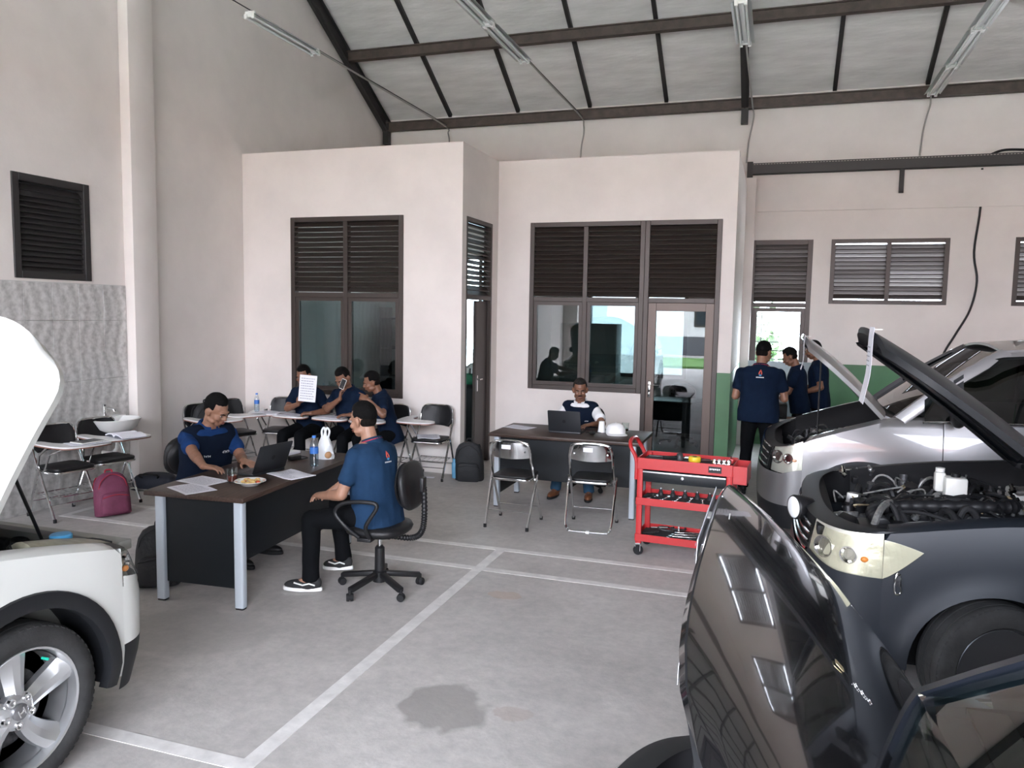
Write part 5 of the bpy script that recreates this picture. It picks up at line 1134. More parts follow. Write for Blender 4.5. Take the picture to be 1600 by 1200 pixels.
# ================================================================== small things
def lettering(mb, M, w, h, rows, seed=1, fill=.8):
    rn = random.Random(seed)
    for r in range(rows):
        y = h/2-(r+.7)*h/rows; x = -w/2
        while x < w/2*fill:
            L = rn.uniform(.012, .035); mb.add([(x, y, 0), (min(x+L, w/2), y, 0), (min(x+L, w/2), y+h/rows*.28, 0), (x, y+h/rows*.28, 0)], [(0, 1, 2, 3)], M); x += L+.006
M_INK = mat('grey_ink', (.35, .35, .40), .8)
def sheet_paper(label, M, w=.21, h=.297, rows=18, seed=1, curl=.006, name='paper_sheet', group=None, pages=1):
    t = tag(link(name, None), label, 'paper', group); t.matrix_world = M
    g = [[(-w/2+w*j/6, -h/2+h*i/6, curl*math.sin(j*1.1+seed)*math.sin(i*.9)+.0006+curl) for j in range(7)] for i in range(7)]
    MB().sheet(g, .0006+.0009*pages).build('page', M_PAPER, t)
    mb = MB(); lettering(mb, Mx.Translation((0, 0, curl*2+.002)), w*.8, h*.85, rows, seed); mb.build('print', M_INK, t, smooth=False)
    return t
def flat(px, py, z, deg): return Mx.Translation(gz(px, py, z)) @ Mx.Rotation(rad(deg), 4, 'Z')
sheet_paper('printed sheet lying nearest the front corner of the near desk', flat(300, 764, DT, 64), seed=2, curl=.0015)
sheet_paper('printed sheet tucked behind the front one beside the tea mug', flat(318, 752, DT+.003, 78), seed=3, curl=.0015)
sheet_paper('thin stack of printed pages beside the dark laptop on the near desk', flat(455, 743, DT, 70), seed=4, curl=.004, pages=5)
sheet_paper('white sheet on the left end of the far desk', flat(812, 668, DT, 75), seed=5, curl=.002)
# laptops
def laptop(label, loc, rz, open_deg=108, w=.335, d=.23, logo=True):
    t = thing('laptop', label, 'laptop', loc, rz); M_L = mat('laptop_dark', (.022, .024, .028), .4, .2)
    MB().prism(rrect(w, d, .012, 3), 0, .016).build('base', M_L, t, bevel=.002)
    kb = MB().lim(-w/2+.02, w/2-.02, -.02, d/2-.015, .016, .0165).build('keyboard', M_BLKPL, t, smooth=False)
    mb = MB()
    for r in range(5):
        for c in range(14): mb.lim(-w/2+.024+c*.0207, -w/2+.041+c*.0207, -.016+r*.0225, .003+r*.0225, .0165, .018)
    k = mb.build('keys', mat('key_grey', (.035, .035, .038), .5), kb, smooth=False)
    MB().lim(-.05, .05, -.10, -.035, .0162, .0166).build('touchpad', mat('pad_grey', (.05, .05, .055), .4), t, smooth=False)
    LM = Mx.Translation((0, d/2-.004, .014)) @ Mx.Rotation(-rad(open_deg-90), 4, 'X')
    ld = MB().prism(rrect(w, .225, .012, 3), 0, .007, LM @ Mx.Translation((0, .0, .1125)) @ Mx.Rotation(PI/2, 4, 'X')).build('lid', M_L, t, bevel=.002)
    MB().lim(-w/2+.01, w/2-.01, -.0082, -.0072, .012, .215, LM).build('screen', mat('screen_glow', (.25, .32, .42), .2, emit=.6), ld, smooth=False)
    if logo: MB().lathe([(.018, 0), (.018, .0012), (0, .0012)], 20, LM @ Mx.Translation((0, -.0002, .115)) @ Mx.Rotation(-PI/2, 4, 'X')).build('lid_logo', M_BLKPL, ld)
    return t
def lap_at(px, py, rz): h = gz(px, py, DT); return (h+V((math.sin(rz), -math.cos(rz), 0))*.115)
r = rad(-97); laptop('dark laptop turned side-on in front of the man in the vest', lap_at(421, 739, r), r, 112)
r = rad(180); laptop('black laptop with its lid towards us on the far desk', lap_at(882, 677, r), r, 106, logo=True)
# mug of tea, plate, bottles
def bottle(label, loc, h=.23, r=.031, label_c=(.05, .18, .55), cap_c=(.05, .20, .65)):
    t = thing('water_bottle', label, 'bottle', loc)
    MB().lathe([(0, .002), (r*.9, 0), (r, .01), (r, h*.30), (r*.94, h*.32), (r, h*.34), (r, h*.66), (r*.7, h*.80), (r*.42, h*.90), (r*.42, h*.955)], 20).build('bottle_body', glass('pet_plastic', (.86, .91, .95), .04), t, angle=50)
    MB().lathe([(r*1.01, h*.42), (r*1.01, h*.62)], 20, None, False).build('wrapper', mat('blue_wrapper', label_c, .4), t)
    MB().lathe([(r*.47, h*.93), (r*.47, h), (0, h)], 16).build('cap', mat('blue_cap', cap_c, .4), t)
    MB().lathe([(0, .004), (r*.96, .004), (r*.96, h*.6), (0, h*.6)], 18).build('water', glass('water', (.90, .95, .97), .01), t)
    return t
bottle('full water bottle with a blue label standing on the near desk', gz(491, 728, DT), .235, .033)
bottle('small water bottle on the tablet-arm chair in the corner', chair_pt(TC5, (.20, .30, .715)), .22, .030)
t = thing('glass_mug', 'glass mug half full of red tea beside the plate', 'mug', gz(363, 754, DT))
MB().lathe([(0, .004), (.032, 0), (.036, .012), (.037, .10), (.034, .10), (.033, .014), (0, .012)], 24).build('glass_body', M_CLEAR, t, angle=50)
MB().lathe([(0, .014), (.0325, .014), (.0335, .052), (0, .052)], 20).build('tea', mat('red_tea', (.10, .012, .006), .1), t)
MB().tube(smoothpath([(-.034, 0, .085), (-.058, 0, .082), (-.064, 0, .05), (-.054, 0, .022), (-.035, 0, .022)], 5), .0055, 8).build('handle', M_CLEAR, t)
t = thing('snack_plate', 'white plate of snacks with a reddish rim pattern on the near desk', 'plate', gz(391, 758, DT))
MB().lathe([(0, .004), (.055, 0), (.06, .004), (.085, .022), (.105, .030), (.104, .033), (.084, .026), (.058, .010), (0, .008)], 36).build('dish', mat('white_ceramic', (.82, .82, .80), .12, coat=.5), t, angle=50)
rn = random.Random(3)
for i in range(12):
    a = i*2.4; rr = .012+.05*math.sqrt(i/12); c = (rr*math.cos(a), rr*math.sin(a), .022+.008*(i % 2))
    MB().ell(c, (rn.uniform(.014, .022), rn.uniform(.010, .016), .010), None, 10, 6).build('snack_piece', mat('fried_snack', (.62, .42, .16), .6, var=.2, scale=30) if i % 4 else mat('chilli_red', (.55, .10, .04), .5), t)
for i in range(8): MB().ell((.092*math.cos(i*PI/4), .092*math.sin(i*PI/4), .029), (.012, .008, .002), rotm(0, 0, 0), 8, 4).build('rim_mark', mat('rim_print', (.65, .25, .10), .5) if i % 2 else mat('rim_green', (.25, .35, .10), .5), t)
# plastic bag, white box, sunglasses-like charger
M_POLY = mat('thin_white_plastic', (.78, .80, .82), .35, bump=.8, bscale=18)
p = gz(508, 716, DT); mb = MB(); rnd = random.Random(5)
for i in range(9):
    z = .18*i/8; rr = .075*(1-.6*(i/8)**2)
    mb.v += [V((p.x+rr*(1+.25*mnoise.noise((k*.9, i*.7, 2)))*math.cos(2*PI*k/18), p.y+rr*.8*(1+.25*mnoise.noise((k*.8, i*.7, 5)))*math.sin(2*PI*k/18), DT+z)) for k in range(18)]
mb.f = [(i*18+k, i*18+(k+1) % 18, (i+1)*18+(k+1) % 18, (i+1)*18+k) for i in range(8) for k in range(18)]+[tuple(range(18))[::-1], tuple(144+k for k in range(18))]
tb = thing('plastic_bag', 'crumpled white plastic bag behind the blue-labelled bottle', 'bag'); tb.location = (p.x, p.y, DT)
for v in mb.v: v -= V((p.x, p.y, DT))
mb.build('bag_body', M_POLY, tb, angle=25)
for s_ in (-1, 1): MB().tube(smoothpath([(s_*.025, 0, .16), (s_*.035, .01, .22), (s_*.01, .01, .245), (s_*-.01, 0, .17)], 5), .009, 6).build('bag_handle', M_POLY, tb)
MB().ell((.045, -.03, .035), (.03, .03, .03)).build('bag_content', mat('bread', (.5, .28, .14), .7), tb)
o = tag(MB().prism(rrect(.20, .15, .01, 2), 0, .02).build('white_booklet', M_PAPER, None, bevel=.002), 'white booklet at the far end of the near desk', 'booklet'); o.matrix_world = flat(447, 709, DT, 84)
t = thing('power_adapter', 'black power adapter with coiled cord on the near desk', 'adapter', gz(460, 718, DT), rad(70))
MB().box((0, 0, .016), (.10, .05, .032)).build('brick', M_BLKPL, t, bevel=.006); MB().tube(smoothpath([(.05, 0, .015), (.09, .03, .01), (.10, -.04, .008), (.05, -.06, .008), (.0, -.05, .008), (.06, .05, .008), (.12, .08, .006)], 6), .004, 6).build('cord', M_BLKPL, t)
t = thing('wireless_mouse', 'black mouse and cable by the laptop on the far desk', 'mouse', gz(925, 679, DT), rad(20))
MB().ell((0, 0, .018), (.032, .055, .018), None, 16, 10).build('shell', M_BLKPL, t); MB().tube(smoothpath([(0, .05, .01), (-.05, .10, .006), (.03, .14, .006), (.10, .09, .006)], 6), .003, 6).build('cord', M_BLKPL, t)
t = thing('baseball_cap', 'white baseball cap lying on the far desk', 'cap', gz(962, 678, DT), rad(200))
MB().lathe([(.098, 0), (.10, .02), (.096, .055), (.078, .088), (.045, .106), (0, .112)], 28).build('crown', mat('white_cotton', (.80, .80, .80), .9, bump=.3, bscale=30), t, angle=60)
g = [[(.085*math.sin(rad(a))*(1+.75*k/4*abs(math.cos(rad(a)))), .085*math.cos(rad(a))+.085*k/4*math.cos(rad(a))**.5, .012-.010*k/4) for a in range(-80, 81, 10)] for k in range(5)]
MB().sheet(g, .004).build('peak', mat('white_cotton', (.80, .80, .80), .9), t, angle=60); MB().ell((0, 0, .112), .008).build('button', mat('white_cotton', (.8, .8, .8), .9), t)
t = thing('paper_cup', 'white cup standing upside down beside the cap', 'cup', gz(940, 675, DT))
MB().lathe([(.040, 0), (.038, .004), (.028, .11), (0, .11)], 20).build('cup_body', M_WHITEP, t, angle=50); MB().tube([(.04*math.cos(a/8*PI), .04*math.sin(a/8*PI), .002) for a in range(16)], .003, 6, True).build('rim', M_WHITEP, t)
t = thing('drinking_glass', 'clear drinking glass at the right end of the far desk', 'glass', gz(977, 675, DT))
MB().lathe([(0, .006), (.030, 0), (.038, .095), (.036, .095), (.028, .01), (0, .01)], 22).build('glass_body', M_CLEAR, t, angle=50); MB().lathe([(0, .011), (.028, .011), (.031, .04), (0, .04)], 18).build('dregs', mat('coffee_dregs', (.05, .03, .02), .2), t)
# things on the tablet chairs
def on_chair(ch, p, deg=0): return Mx.Translation(chair_pt(ch, p)) @ Mx.Rotation(ch.rotation_euler.z+rad(deg), 4, 'Z')
sheet_paper('loose papers on the seat of the empty tablet-arm chair', on_chair(TC9, (.02, .06, .478), 25), .26, .30, 14, 6, .008, pages=3)
sheet_paper('loose papers spread on the corner tablet-arm chair', on_chair(TC5, (.0, .42, .715), 80), .24, .32, 14, 7, .006, pages=3)
sheet_paper('papers on the tablet in front of the paper-hiding student', on_chair(TC6, (.02, .41, .715), 85), .21, .30, 14, 8, .004, pages=3)
sheet_paper('papers on the tablet in front of the student with the phone', on_chair(TC7, (.02, .40, .715), 95), .22, .32, 14, 9, .006, pages=4)
sheet_paper('papers under the elbow of the pointing student', on_chair(TC8, (.02, .40, .715), 80), .21, .30, 14, 10, .005, pages=3)
sheet_paper('papers under the dark tablet computer on the leftmost student chair', on_chair(TC1, (.02, .40, .715), 80), .22, .30, 14, 11, .004, pages=3)
t = tag(link('tablet_computer', None), 'dark tablet computer on papers on the leftmost student chair', 'tablet'); t.matrix_world = on_chair(TC1, (.0, .40, .727), 95)
MB().prism(rrect(.17, .24, .01, 3), 0, .009).build('case', M_WHITEP, t, bevel=.002); MB().prism(rrect(.155, .22, .004, 2), .009, .0096).build('screen', mat('dark_screen', (.01, .011, .013), .15), t, smooth=False)
t = tag(link('open_book', None), 'open book on the chair beside the wash basin', 'book'); t.matrix_world = on_chair(TC2, (.04, .41, .716), 85)
for s_ in (-1, 1): MB().sheet([[(s_*(.003+.16*j/6), -.115+.23*i/4, .006+.022*math.sin(PI*(j/6)**.6)) for j in range(7)] for i in range(5)], .012 if s_ > 0 else -.012).build('page_block', M_PAPER, t)
MB().box((0, 0, .002), (.33, .235, .003)).build('cover', mat('grey_cover', (.35, .36, .40), .6), t)
o = tag(MB().prism(rrect(.10, .065, .004, 2), 0, .002).build('dropped_card', M_PAPER, None, smooth=False), 'small white card dropped on the floor before the empty chair', 'card'); o.matrix_world = flat(672, 746, .0005, 8)
# paper held up, phone
S1c = gy(481, 607, 7.63); M = Mx.Translation(S1c) @ Mx.Rotation(rad(2), 4, 'Y') @ Mx.Rotation(rad(84), 4, 'X')
sheet_paper('sheet of paper held upright in front of a student\'s face', M, .225, .30, 9, 12, .003)
t = thing('mobile_phone', 'pale mobile phone in the raised hand of the middle student', 'phone'); t.matrix_world = Mx.Translation(gy(536, 600, 7.77)) @ Mx.Rotation(rad(20), 4, 'Y') @ Mx.Rotation(rad(85), 4, 'X')
MB().prism(rrect(.062, .12, .01, 3), 0, .008).build('case', M_WHITEP, t, bevel=.002); MB().prism(rrect(.056, .11, .006, 2), .008, .0085).build('screen', mat('dark_screen', (.01, .011, .013), .15), t, smooth=False)
M = Mx.Translation((-.05, 10.33, 1.27)) @ Mx.Rotation(rad(90), 4, 'Z') @ Mx.Rotation(rad(30), 4, 'X')
sheet_paper('sheet of paper read by the young man at the back', M, .21, .297, 12, 13, .004)
# ---- backpacks
def backpack(label, loc, rz, c, w=.30, d=.16, h=.42, tilt=0, pocket=True, strap_c=None):
    t = thing('backpack', label, 'backpack', loc, rz); m = mat('nylon_%d_%d_%d' % tuple(int(x*1000) for x in c), c, .75, bump=.5, bscale=25, var=.15, scale=9)
    TM = Mx.Rotation(-tilt, 4, 'X'); sm = mat('strap_%d' % int((strap_c or c)[0]*1000), strap_c or tuple(x*.6 for x in c), .8)
    R_ = [(0, .92, .9), (.03, 1, 1), (.35, 1.0, 1), (.6, .97, .88), (.8, .88, .68), (.92, .7, .46), (.985, .42, .24), (1, .2, .1)]
    b = MB().loft([(TM @ V((0, 0, h*z)), TM.to_3x3() @ V((1, 0, 0)), TM.to_3x3() @ V((0, 1, 0)), w/2*a, d/2*b_) for z, a, b_ in R_], 26, 2.8).build('bag_body', m, t, angle=60)
    if pocket:
        MB().loft([(TM @ V((0, -d*.50, h*z)), TM.to_3x3() @ V((1, 0, 0)), TM.to_3x3() @ V((0, 1, 0)), w/2*a, d*.22*b_) for z, a, b_ in ((.04, .7, .8), (.08, .8, 1), (.36, .78, 1), (.48, .68, .7), (.52, .5, .3))], 22, 2.8).build('front_pocket', m, t, angle=60)
        MB().tube([TM @ V(p) for p in smoothpath([(-w*.36, -d*.62, h*.42), (0, -d*.70, h*.47), (w*.36, -d*.62, h*.42)], 5)], .004, 6).build('zip', sm, t)
    MB().tube([TM @ V(p) for p in smoothpath([(-w*.40, -d*.28, h*.62), (-w*.30, -d*.36, h*.83), (0, -d*.28, h*.95), (w*.30, -d*.36, h*.83), (w*.40, -d*.28, h*.62)], 5)], .004, 6).build('zip', sm, t)
    MB().tube([TM @ V(p) for p in smoothpath([(-.03, d*.2, h*.96), (-.025, d*.25, h*1.05), (.025, d*.25, h*1.05), (.03, d*.2, h*.96)], 5)], .008, 6).build('top_handle', sm, t)
    for s_ in (-1, 1):
        g = [[TM @ V((s_*w*.26+o, y, z)) for o in (-.03, .03)] for y, z in [(q.y, q.z) for q in smoothpath([(0, d*.35, h*.88), (0, d*.72, h*.75), (0, d*.85, h*.45), (0, d*.62, h*.15), (0, d*.42, .03)], 4)]]
        MB().sheet(g, .012).build('shoulder_strap', sm, t, angle=60)
    return t, TM
p = gz(168, 806); backpack('maroon backpack with a red strap on the floor by the student chairs', (p.x+.02, p.y+.05, 0), rad(62), (.16, .035, .075), .31, .19, .40, .18, True, (.35, .02, .04))
backpack('black backpack standing on the floor behind the near desk leg', (-4.03, 4.28, 0), rad(30), (.014, .014, .016), .30, .18, .42, .12)
bp, TM = backpack('black backpack with a blue bottle in its side pocket, by the narrow doorway', (-3.30, 8.36, 0), rad(12), (.016, .017, .019), .34, .19, .46, -.16)
MB().lathe([(.03, .02), (.032, .03), (.032, .20), (.02, .22), (.02, .25), (0, .25)], 16, TM @ Mx.Translation((-.17, -.03, .01))).build('side_bottle', mat('sky_blue_plastic', (.12, .32, .50), .35), bp)
p = gz(242, 760); t = thing('laptop_bag', 'flat dark bag lying on the floor behind the man in the vest', 'bag', (p.x, p.y, 0), rad(20))
MB().loft([((0, 0, z), (1, 0, 0), (0, 1, 0), .22*a, .15*a) for z, a in ((0, .9), (.03, 1), (.09, .98), (.13, .8), (.145, .5))], 22, 3).build('bag_body', mat('dark_blue_nylon', (.018, .022, .035), .7, bump=.4, bscale=25), t, angle=60)
MB().tube(smoothpath([(-.08, -.12, .12), (-.09, -.16, .16), (.09, -.16, .16), (.08, -.12, .12)], 5), .01, 6).build('carry_handle', M_BLKPL, t); MB().tube(smoothpath([(-.2, .0, .10), (-.26, -.1, .03), (-.1, -.22, .01), (.1, -.2, .01), (.2, 0, .1)], 6), .009, 6).build('strap', M_BLKPL, t)
# bag hung against the backrest of the third chair
bb = chair_pt(TC3, (0, -.03, .475)); backpack('black bag propped on a student chair next to the column', tuple(bb), TC3.rotation_euler.z+PI, (.013, .013, .015), .34, .16, .40, -.12, False)
# ---- red tool trolley
M_REDT = mat('red_tool_paint', (.42, .018, .020), .35, coat=.4); M_TRAY = mat('black_tray_liner', (.02, .02, .022), .8)
TX, TY = -1.00, 6.22; TR = rad(-4)
tr = thing('tool_trolley', 'red three-shelf tool trolley with a black drawer', 'trolley', (TX, TY, 0), TR); TW_, TD = .74, .36
for x in (0.02, TW_-.02):
    for y in (0.02, TD-.02):
        MB().lim(x-.02, x+.02, y-.002, y+.002, .10, .80).lim(x-.002, x+.002, y-.02, y+.02, .10, .80).build('post', M_REDT, tr, smooth=False) if False else MB().prism(rrect(.045, .030, .004, 2), .10, .80).build('post', M_REDT, tr).__setattr__('location', (x, y, 0))
        ca = MB().lathe([(.010, -.014), (.036, -.014), (.040, -.008), (.040, .008), (.036, .014), (.010, .014)], 18, rotm(PI/2, 0, .4, (x, y, .040))).build('caster', M_RUBBER, tr)
        MB().lim(x-.022, x-.018, y-.02, y+.02, .035, .10).lim(x+.018, x+.022, y-.02, y+.02, .035, .10).lim(x-.022, x+.022, y-.02, y+.02, .092, .10).build('caster_fork', M_CHROME, ca, smooth=False)
        for z in (.14, .46, .76): MB().lathe([(.009, 0), (.008, .004), (0, .005)], 10, rotm(PI/2, 0, 0, (x, -.0 if y < .1 else TD, z))).build('rivet', M_CHROME, tr)
SH = (.12, .42, .715)
for i, z in enumerate(SH):
    hgt = .060 if i < 2 else .09; lz = .030 if i < 2 else .058
    s_ = MB().lim(.0, TW_, -.006, 0, z, z+hgt).lim(0, TW_, TD, TD+.006, z, z+hgt).lim(-.006, 0, -.006, TD+.006, z, z+hgt).lim(TW_, TW_+.006, -.006, TD+.006, z, z+hgt).lim(0, TW_, 0, TD, z, z+.008).build('shelf_tray', M_REDT, tr, bevel=.002, seg=1)
    MB().lim(.012, TW_-.012, .012, TD-.012, z+.008, z+lz).build('tray_liner', M_TRAY, s_, smooth=False)
dw = MB().lim(.045, TW_-.045, .0, TD-.04, .615, .705).build('drawer', M_BLKPAN, tr, bevel=.002)
MB().lim(.045, TW_-.045, -.016, 0, .690, .702).build('drawer_pull', mat('bright_alu', (.8, .8, .8), .3, .9), dw, bevel=.002); MB().lathe([(.012, 0), (.012, .006), (0, .007)], 12, rotm(PI/2, 0, 0, (.36, 0, .665))).build('drawer_lock', M_CHROME, dw)
MB().tube(smoothpath([(-.015, .03, .62), (-.02, .03, .78), (-.07, .04, .88), (-.085, .10, .925), (-.085, TD-.10, .925), (-.07, TD-.04, .88), (-.02, TD-.03, .78), (-.015, TD-.03, .62)], 6), .016, 10).build('push_handle', M_REDT, tr)
MB().lim(TW_+.006, TW_+.11, 0, .004, .66, .80).lim(TW_+.006, TW_+.11, TD-.06, TD-.056, .66, .80).lim(TW_+.006, TW_+.11, 0, TD-.056, .66, .664).lim(TW_+.106, TW_+.11, 0, TD-.056, .66, .80).build('side_bin', M_REDT, tr, smooth=False)
lb = MB().lim(.56, .66, -.0075, -.006, .735, .785).build('brand_plate', M_BLKPL, tr, smooth=False)
mb = MB()
for k in range(6): mb.lim(.568+.014*k, .578+.014*k, -.0085, -.0075, .757+.002*(k % 2), .770)
mb.build('plate_print', M_PAPER, lb, smooth=False)
TM_ = Mx.Translation((TX, TY, 0)) @ Mx.Rotation(TR, 4, 'Z')
def tool(name, label, p, deg, group=None):
    t = thing(name, label, 'tool', (0, 0, 0), 0, group); q = TM_ @ V(p); t.location = q; t.rotation_euler = (0, 0, TR+rad(deg)); return t
def wrench(label, p, deg, L, group=None):
    t = tool('combination_wrench', label, p, deg, group)
    MB().prism([(-L/2, -.006), (L/2, -.005), (L/2, .005), (-L/2, .006)], .002, .008).build('shank', M_CHROME, t, bevel=.001)
    MB().lathe([(.008, 0), (.015, 0), (.015, .010), (.008, .010), (.008, 0)], 14, Mx.Translation((L/2+.010, 0, 0))).build('ring_end', M_CHROME, t, angle=40)
    MB().prism([(-L/2+.004, -.008), (-L/2-.012, -.017), (-L/2-.030, -.014), (-L/2-.014, -.006), (-L/2-.014, .006), (-L/2-.030, .014), (-L/2-.012, .017), (-L/2+.004, .008)], 0, .010).build('open_jaw', M_CHROME, t)
z2, z3, z1 = SH[1]+.0305, SH[0]+.0305, SH[2]+.0585
ORD = ('first', 'second', 'third', 'fourth', 'fifth')
for i in range(5): wrench('chrome combination wrench, %s from the left on the middle trolley shelf' % ORD[i], (.10+.10*i, .16, z2), 70+7*i, .13, 'wrenches on the middle shelf')
for i in range(4): wrench('chrome combination wrench lying lengthwise on the bottom trolley shelf, %s from the front' % ORD[i], (.34+.012*i, .07+.07*i, z3), 4+6*i, .16+.01*i, 'wrenches on the bottom shelf')
def plier(label, p, deg, hc):
    t = tool('pliers', label, p, deg)
    for s_ in (-1, 1): MB().tube(smoothpath([(-.10, s_*.030, .010), (-.05, s_*.028, .010), (0, s_*.004, .010)], 5), .008, 8).build('grip', mat('grip_%d' % int(hc[0]*100), hc, .5), t)
    MB().prism([(-.005, -.012), (.02, -.014), (.055, -.004), (.055, .004), (.02, .014), (-.005, .012)], .004, .016).build('jaw', M_ENG, t, bevel=.002)
plier('black-handled pliers at the left end of the bottom trolley shelf', (.12, .16, z3), 60, (.02, .02, .02))
plier('black-handled pliers at the left end of the middle trolley shelf', (.085, .22, z2), 75, (.021, .02, .02))
def puller(label, p, deg):
    t = tool('gear_puller', label, p, deg)
    for s_ in (-1, 1): MB().tube(smoothpath([(0, 0, .03), (.03, s_*.05, .025), (.09, s_*.055, .02), (.12, s_*.03, .015)], 5), .008, 8).build('puller_arm', M_ENG, t)
    MB().tube([(-.06, 0, .03), (.08, 0, .03)], .007, 8).build('screw', M_CHROME, t)
puller('black two-arm puller on the bottom trolley shelf', (.13, .25, z3), 20); puller('second small puller in the middle of the bottom trolley shelf', (.30, .26, z3), 100)
t = tool('breaker_bar', 'long chrome breaker bar on the top trolley tray', (.18, .25, z1), 6); MB().tube([(-.14, 0, .011), (.16, 0, .011)], .009, 10).build('bar', M_CHROME, t); MB().lathe([(.014, 0), (.014, .04), (0, .04)], 12, rotm(0, PI/2, 0, (.15, 0, .014))).build('drive_head', M_CHROME, t)
t = tool('impact_ratchet', 'black ratchet tool standing proud on the top trolley tray', (.26, .20, z1), 30); MB().tube([(-.10, 0, .018), (.02, 0, .02)], [.014, .016], 10).build('grip', M_BLKPL, t); MB().lathe([(.028, 0), (.03, .02), (.024, .05), (.012, .06), (0, .06)], 16, Mx.Translation((.04, 0, 0))).build('head', M_ENG, t, angle=40)
t = tool('tape_reel', 'yellow reel on the top trolley tray', (.42, .19, z1), 0); MB().lathe([(.018, .0), (.045, 0), (.05, .008), (.05, .036), (.045, .044), (.018, .044), (.018, 0)], 22).build('reel', mat('yellow_plastic', (.75, .50, .03), .4), t, angle=40); MB().lathe([(.017, 0), (.017, .046), (0, .046)], 14).build('reel_core', M_BLKPL, t)
t = tool('screwdriver', 'screwdriver with a silver shaft on the top trolley tray', (.50, .24, z1), 8); MB().tube([(-.05, 0, .014), (.04, 0, .014)], [.013, .010], 10).build('grip', mat('dark_grip', (.05, .02, .02), .5), t); MB().tube([(.04, 0, .014), (.15, 0, .012)], .004, 8).build('shaft', M_CHROME, t)
def socket(p, r, label, group):
    t = tool('socket', label, p, 0, group); MB().lathe([(r*.7, 0), (r, .002), (r, .028), (r*.85, .032), (r*.85, .05), (r*.6, .05), (r*.6, .03)], 16).build('sleeve', M_CHROME, t, angle=40); MB().lathe([(r*.6, .034), (0, .034)], 12).build('drive_hole', M_BAY, t)
for i in range(4): socket((.585+.038*i, .12, z1), .015+.001*i, 'chrome socket, %s from the left in the row on the top trolley tray' % ORD[i], 'sockets on the top tray')
t = tool('red_clamp', 'small red clamp at the right end of the top trolley tray', (.70, .24, z1), 0); MB().box((0, 0, .02), (.04, .03, .04)).build('clamp_body', mat('red_plastic', (.5, .03, .03), .4), t, bevel=.006); MB().tube([(0, 0, .04), (0, 0, .065)], .006).build('clamp_screw', M_CHROME, t)
for i in range(5):
    t = tool('spark_plug_socket', 'short dark socket tool, %s from the left on the middle trolley shelf' % ORD[i], (.14+.10*i, .27, z2), 0, 'socket tools on the middle shelf'); MB().lathe([(.018, 0), (.02, .004), (.02, .03), (.014, .034), (.014, .055), (0, .055)], 14).build('sleeve', M_ENG, t, angle=40); MB().lathe([(.008, .055), (.008, .062), (0, .062)], 10).build('tip', M_CHROME, t)
# ---- back table with printer
bt = thing('work_table', 'small brown table by the men at the back', 'table', (.02, 9.78, 0))
MB().box((0, 0, .73), (.62, .5, .03)).build('tabletop', mat('brown_table', (.24, .13, .08), .5), bt, bevel=.004)
for sx in (-1, 1):
    for sy in (-1, 1): MB().lim(sx*.27-.02, sx*.27+.02, sy*.21-.02, sy*.21+.02, 0, .715).build('leg', M_GREYMET, bt, smooth=False)
pr = thing('printer', 'dark printer on the small table at the back', 'printer', (.0, 9.84, .745)); MB().box((0, 0, .09), (.36, .28, .18)).build('case', M_BLKPL, pr, bevel=.02); MB().box((0, -.17, .04), (.26, .10, .01)).build('paper_tray', M_BLKPL, pr); MB().box((0, .12, .22), (.24, .02, .12)).build('paper_feed', M_GREYMET, pr)
sheet_paper('white papers on the front of the small back table', Mx.Translation((.16, 9.585, .746)) @ Mx.Rotation(rad(80), 4, 'Z'), .21, .28, 10, 14, .003, pages=4)
db = thing('display_board', 'pale blue-grey board standing behind the back table', 'board', (.12, 11.2, 0)); MB().lim(-.45, .45, -.02, .02, .5, 1.35).build('panel', mat('pale_blue_board', (.42, .52, .56), .4), db, bevel=.005)
for s_ in (-1, 1): MB().tube([(s_*.4, 0, .5), (s_*.4, 0, .02)], .015).tube([(s_*.4, -.2, .015), (s_*.4, .2, .015)], .015).build('stand', M_GREYMET, db)
# ---- papers hanging from the bonnets, marks on the black bonnet
def carpt(k, p): c = CARS[k][0]; return Mx.Translation(c.location) @ Mx.Rotation(c.rotation_euler.z, 4, 'Z') @ V(p)
def hang(k, v, L, w, label, seed, yaw=0, top=.03):
    hp = CARS[k][1]; a = carpt(k, hp(1.0, v, .006)); t = tag(link('hanging_paper', None), label, 'paper'); t.location = a
    g = []
    for i in range(9):
        z = top-L*i/8; g.append([(-.022-.012*math.sin(i*.7+seed)*i/8-.02*(i/8), -w/2+w*j/4+.03*(i/8)*math.sin(seed), z) for j in range(5)])
    MB().sheet(g, .0012).build('page', M_PAPER, t); t.rotation_euler = (0, 0, yaw)
    mb = MB(); lettering(mb, Mx.Translation((-.035, 0, -L*.3)) @ Mx.Rotation(-PI/2, 4, 'Z') @ Mx.Rotation(PI/2, 4, 'X'), w*.7, L*.3, 5, seed); mb.build('print', M_INK, t, smooth=False)
    MB().box((.0, 0, top-.012), (.05, .05, .004)).build('tape', M_WHITEP, t)
hang('g', .70, .40, .21, 'white sheet hanging from the tip of the blue-grey bonnet', 2)
hang('s', .72, .30, .18, 'white sheet hanging from the tip of the silver bonnet', 1)
hang('b', -.25, .30, .5, 'white sheet hanging from the front edge of the black bonnet', 3, 0, -.015)
def pix(p):
    q = V(p)-V((0, 0, CAM_H)); d = q.dot(_f); return 800+F_PX*q.dot(_r)/d, 600-F_PX*q.dot(_u)/d
best = min(((math.dist(pix(carpt('b', CARS['b'][1](i/60, -1+2*j/60))), (1346, 1085)), i/60, -1+2*j/60) for i in range(61) for j in range(61)))
_, bu, bvv = best; hp = CARS['b'][1]
bonnet = [c for c in CARS['b'][0].children if c.name.startswith('bonnet')][0]
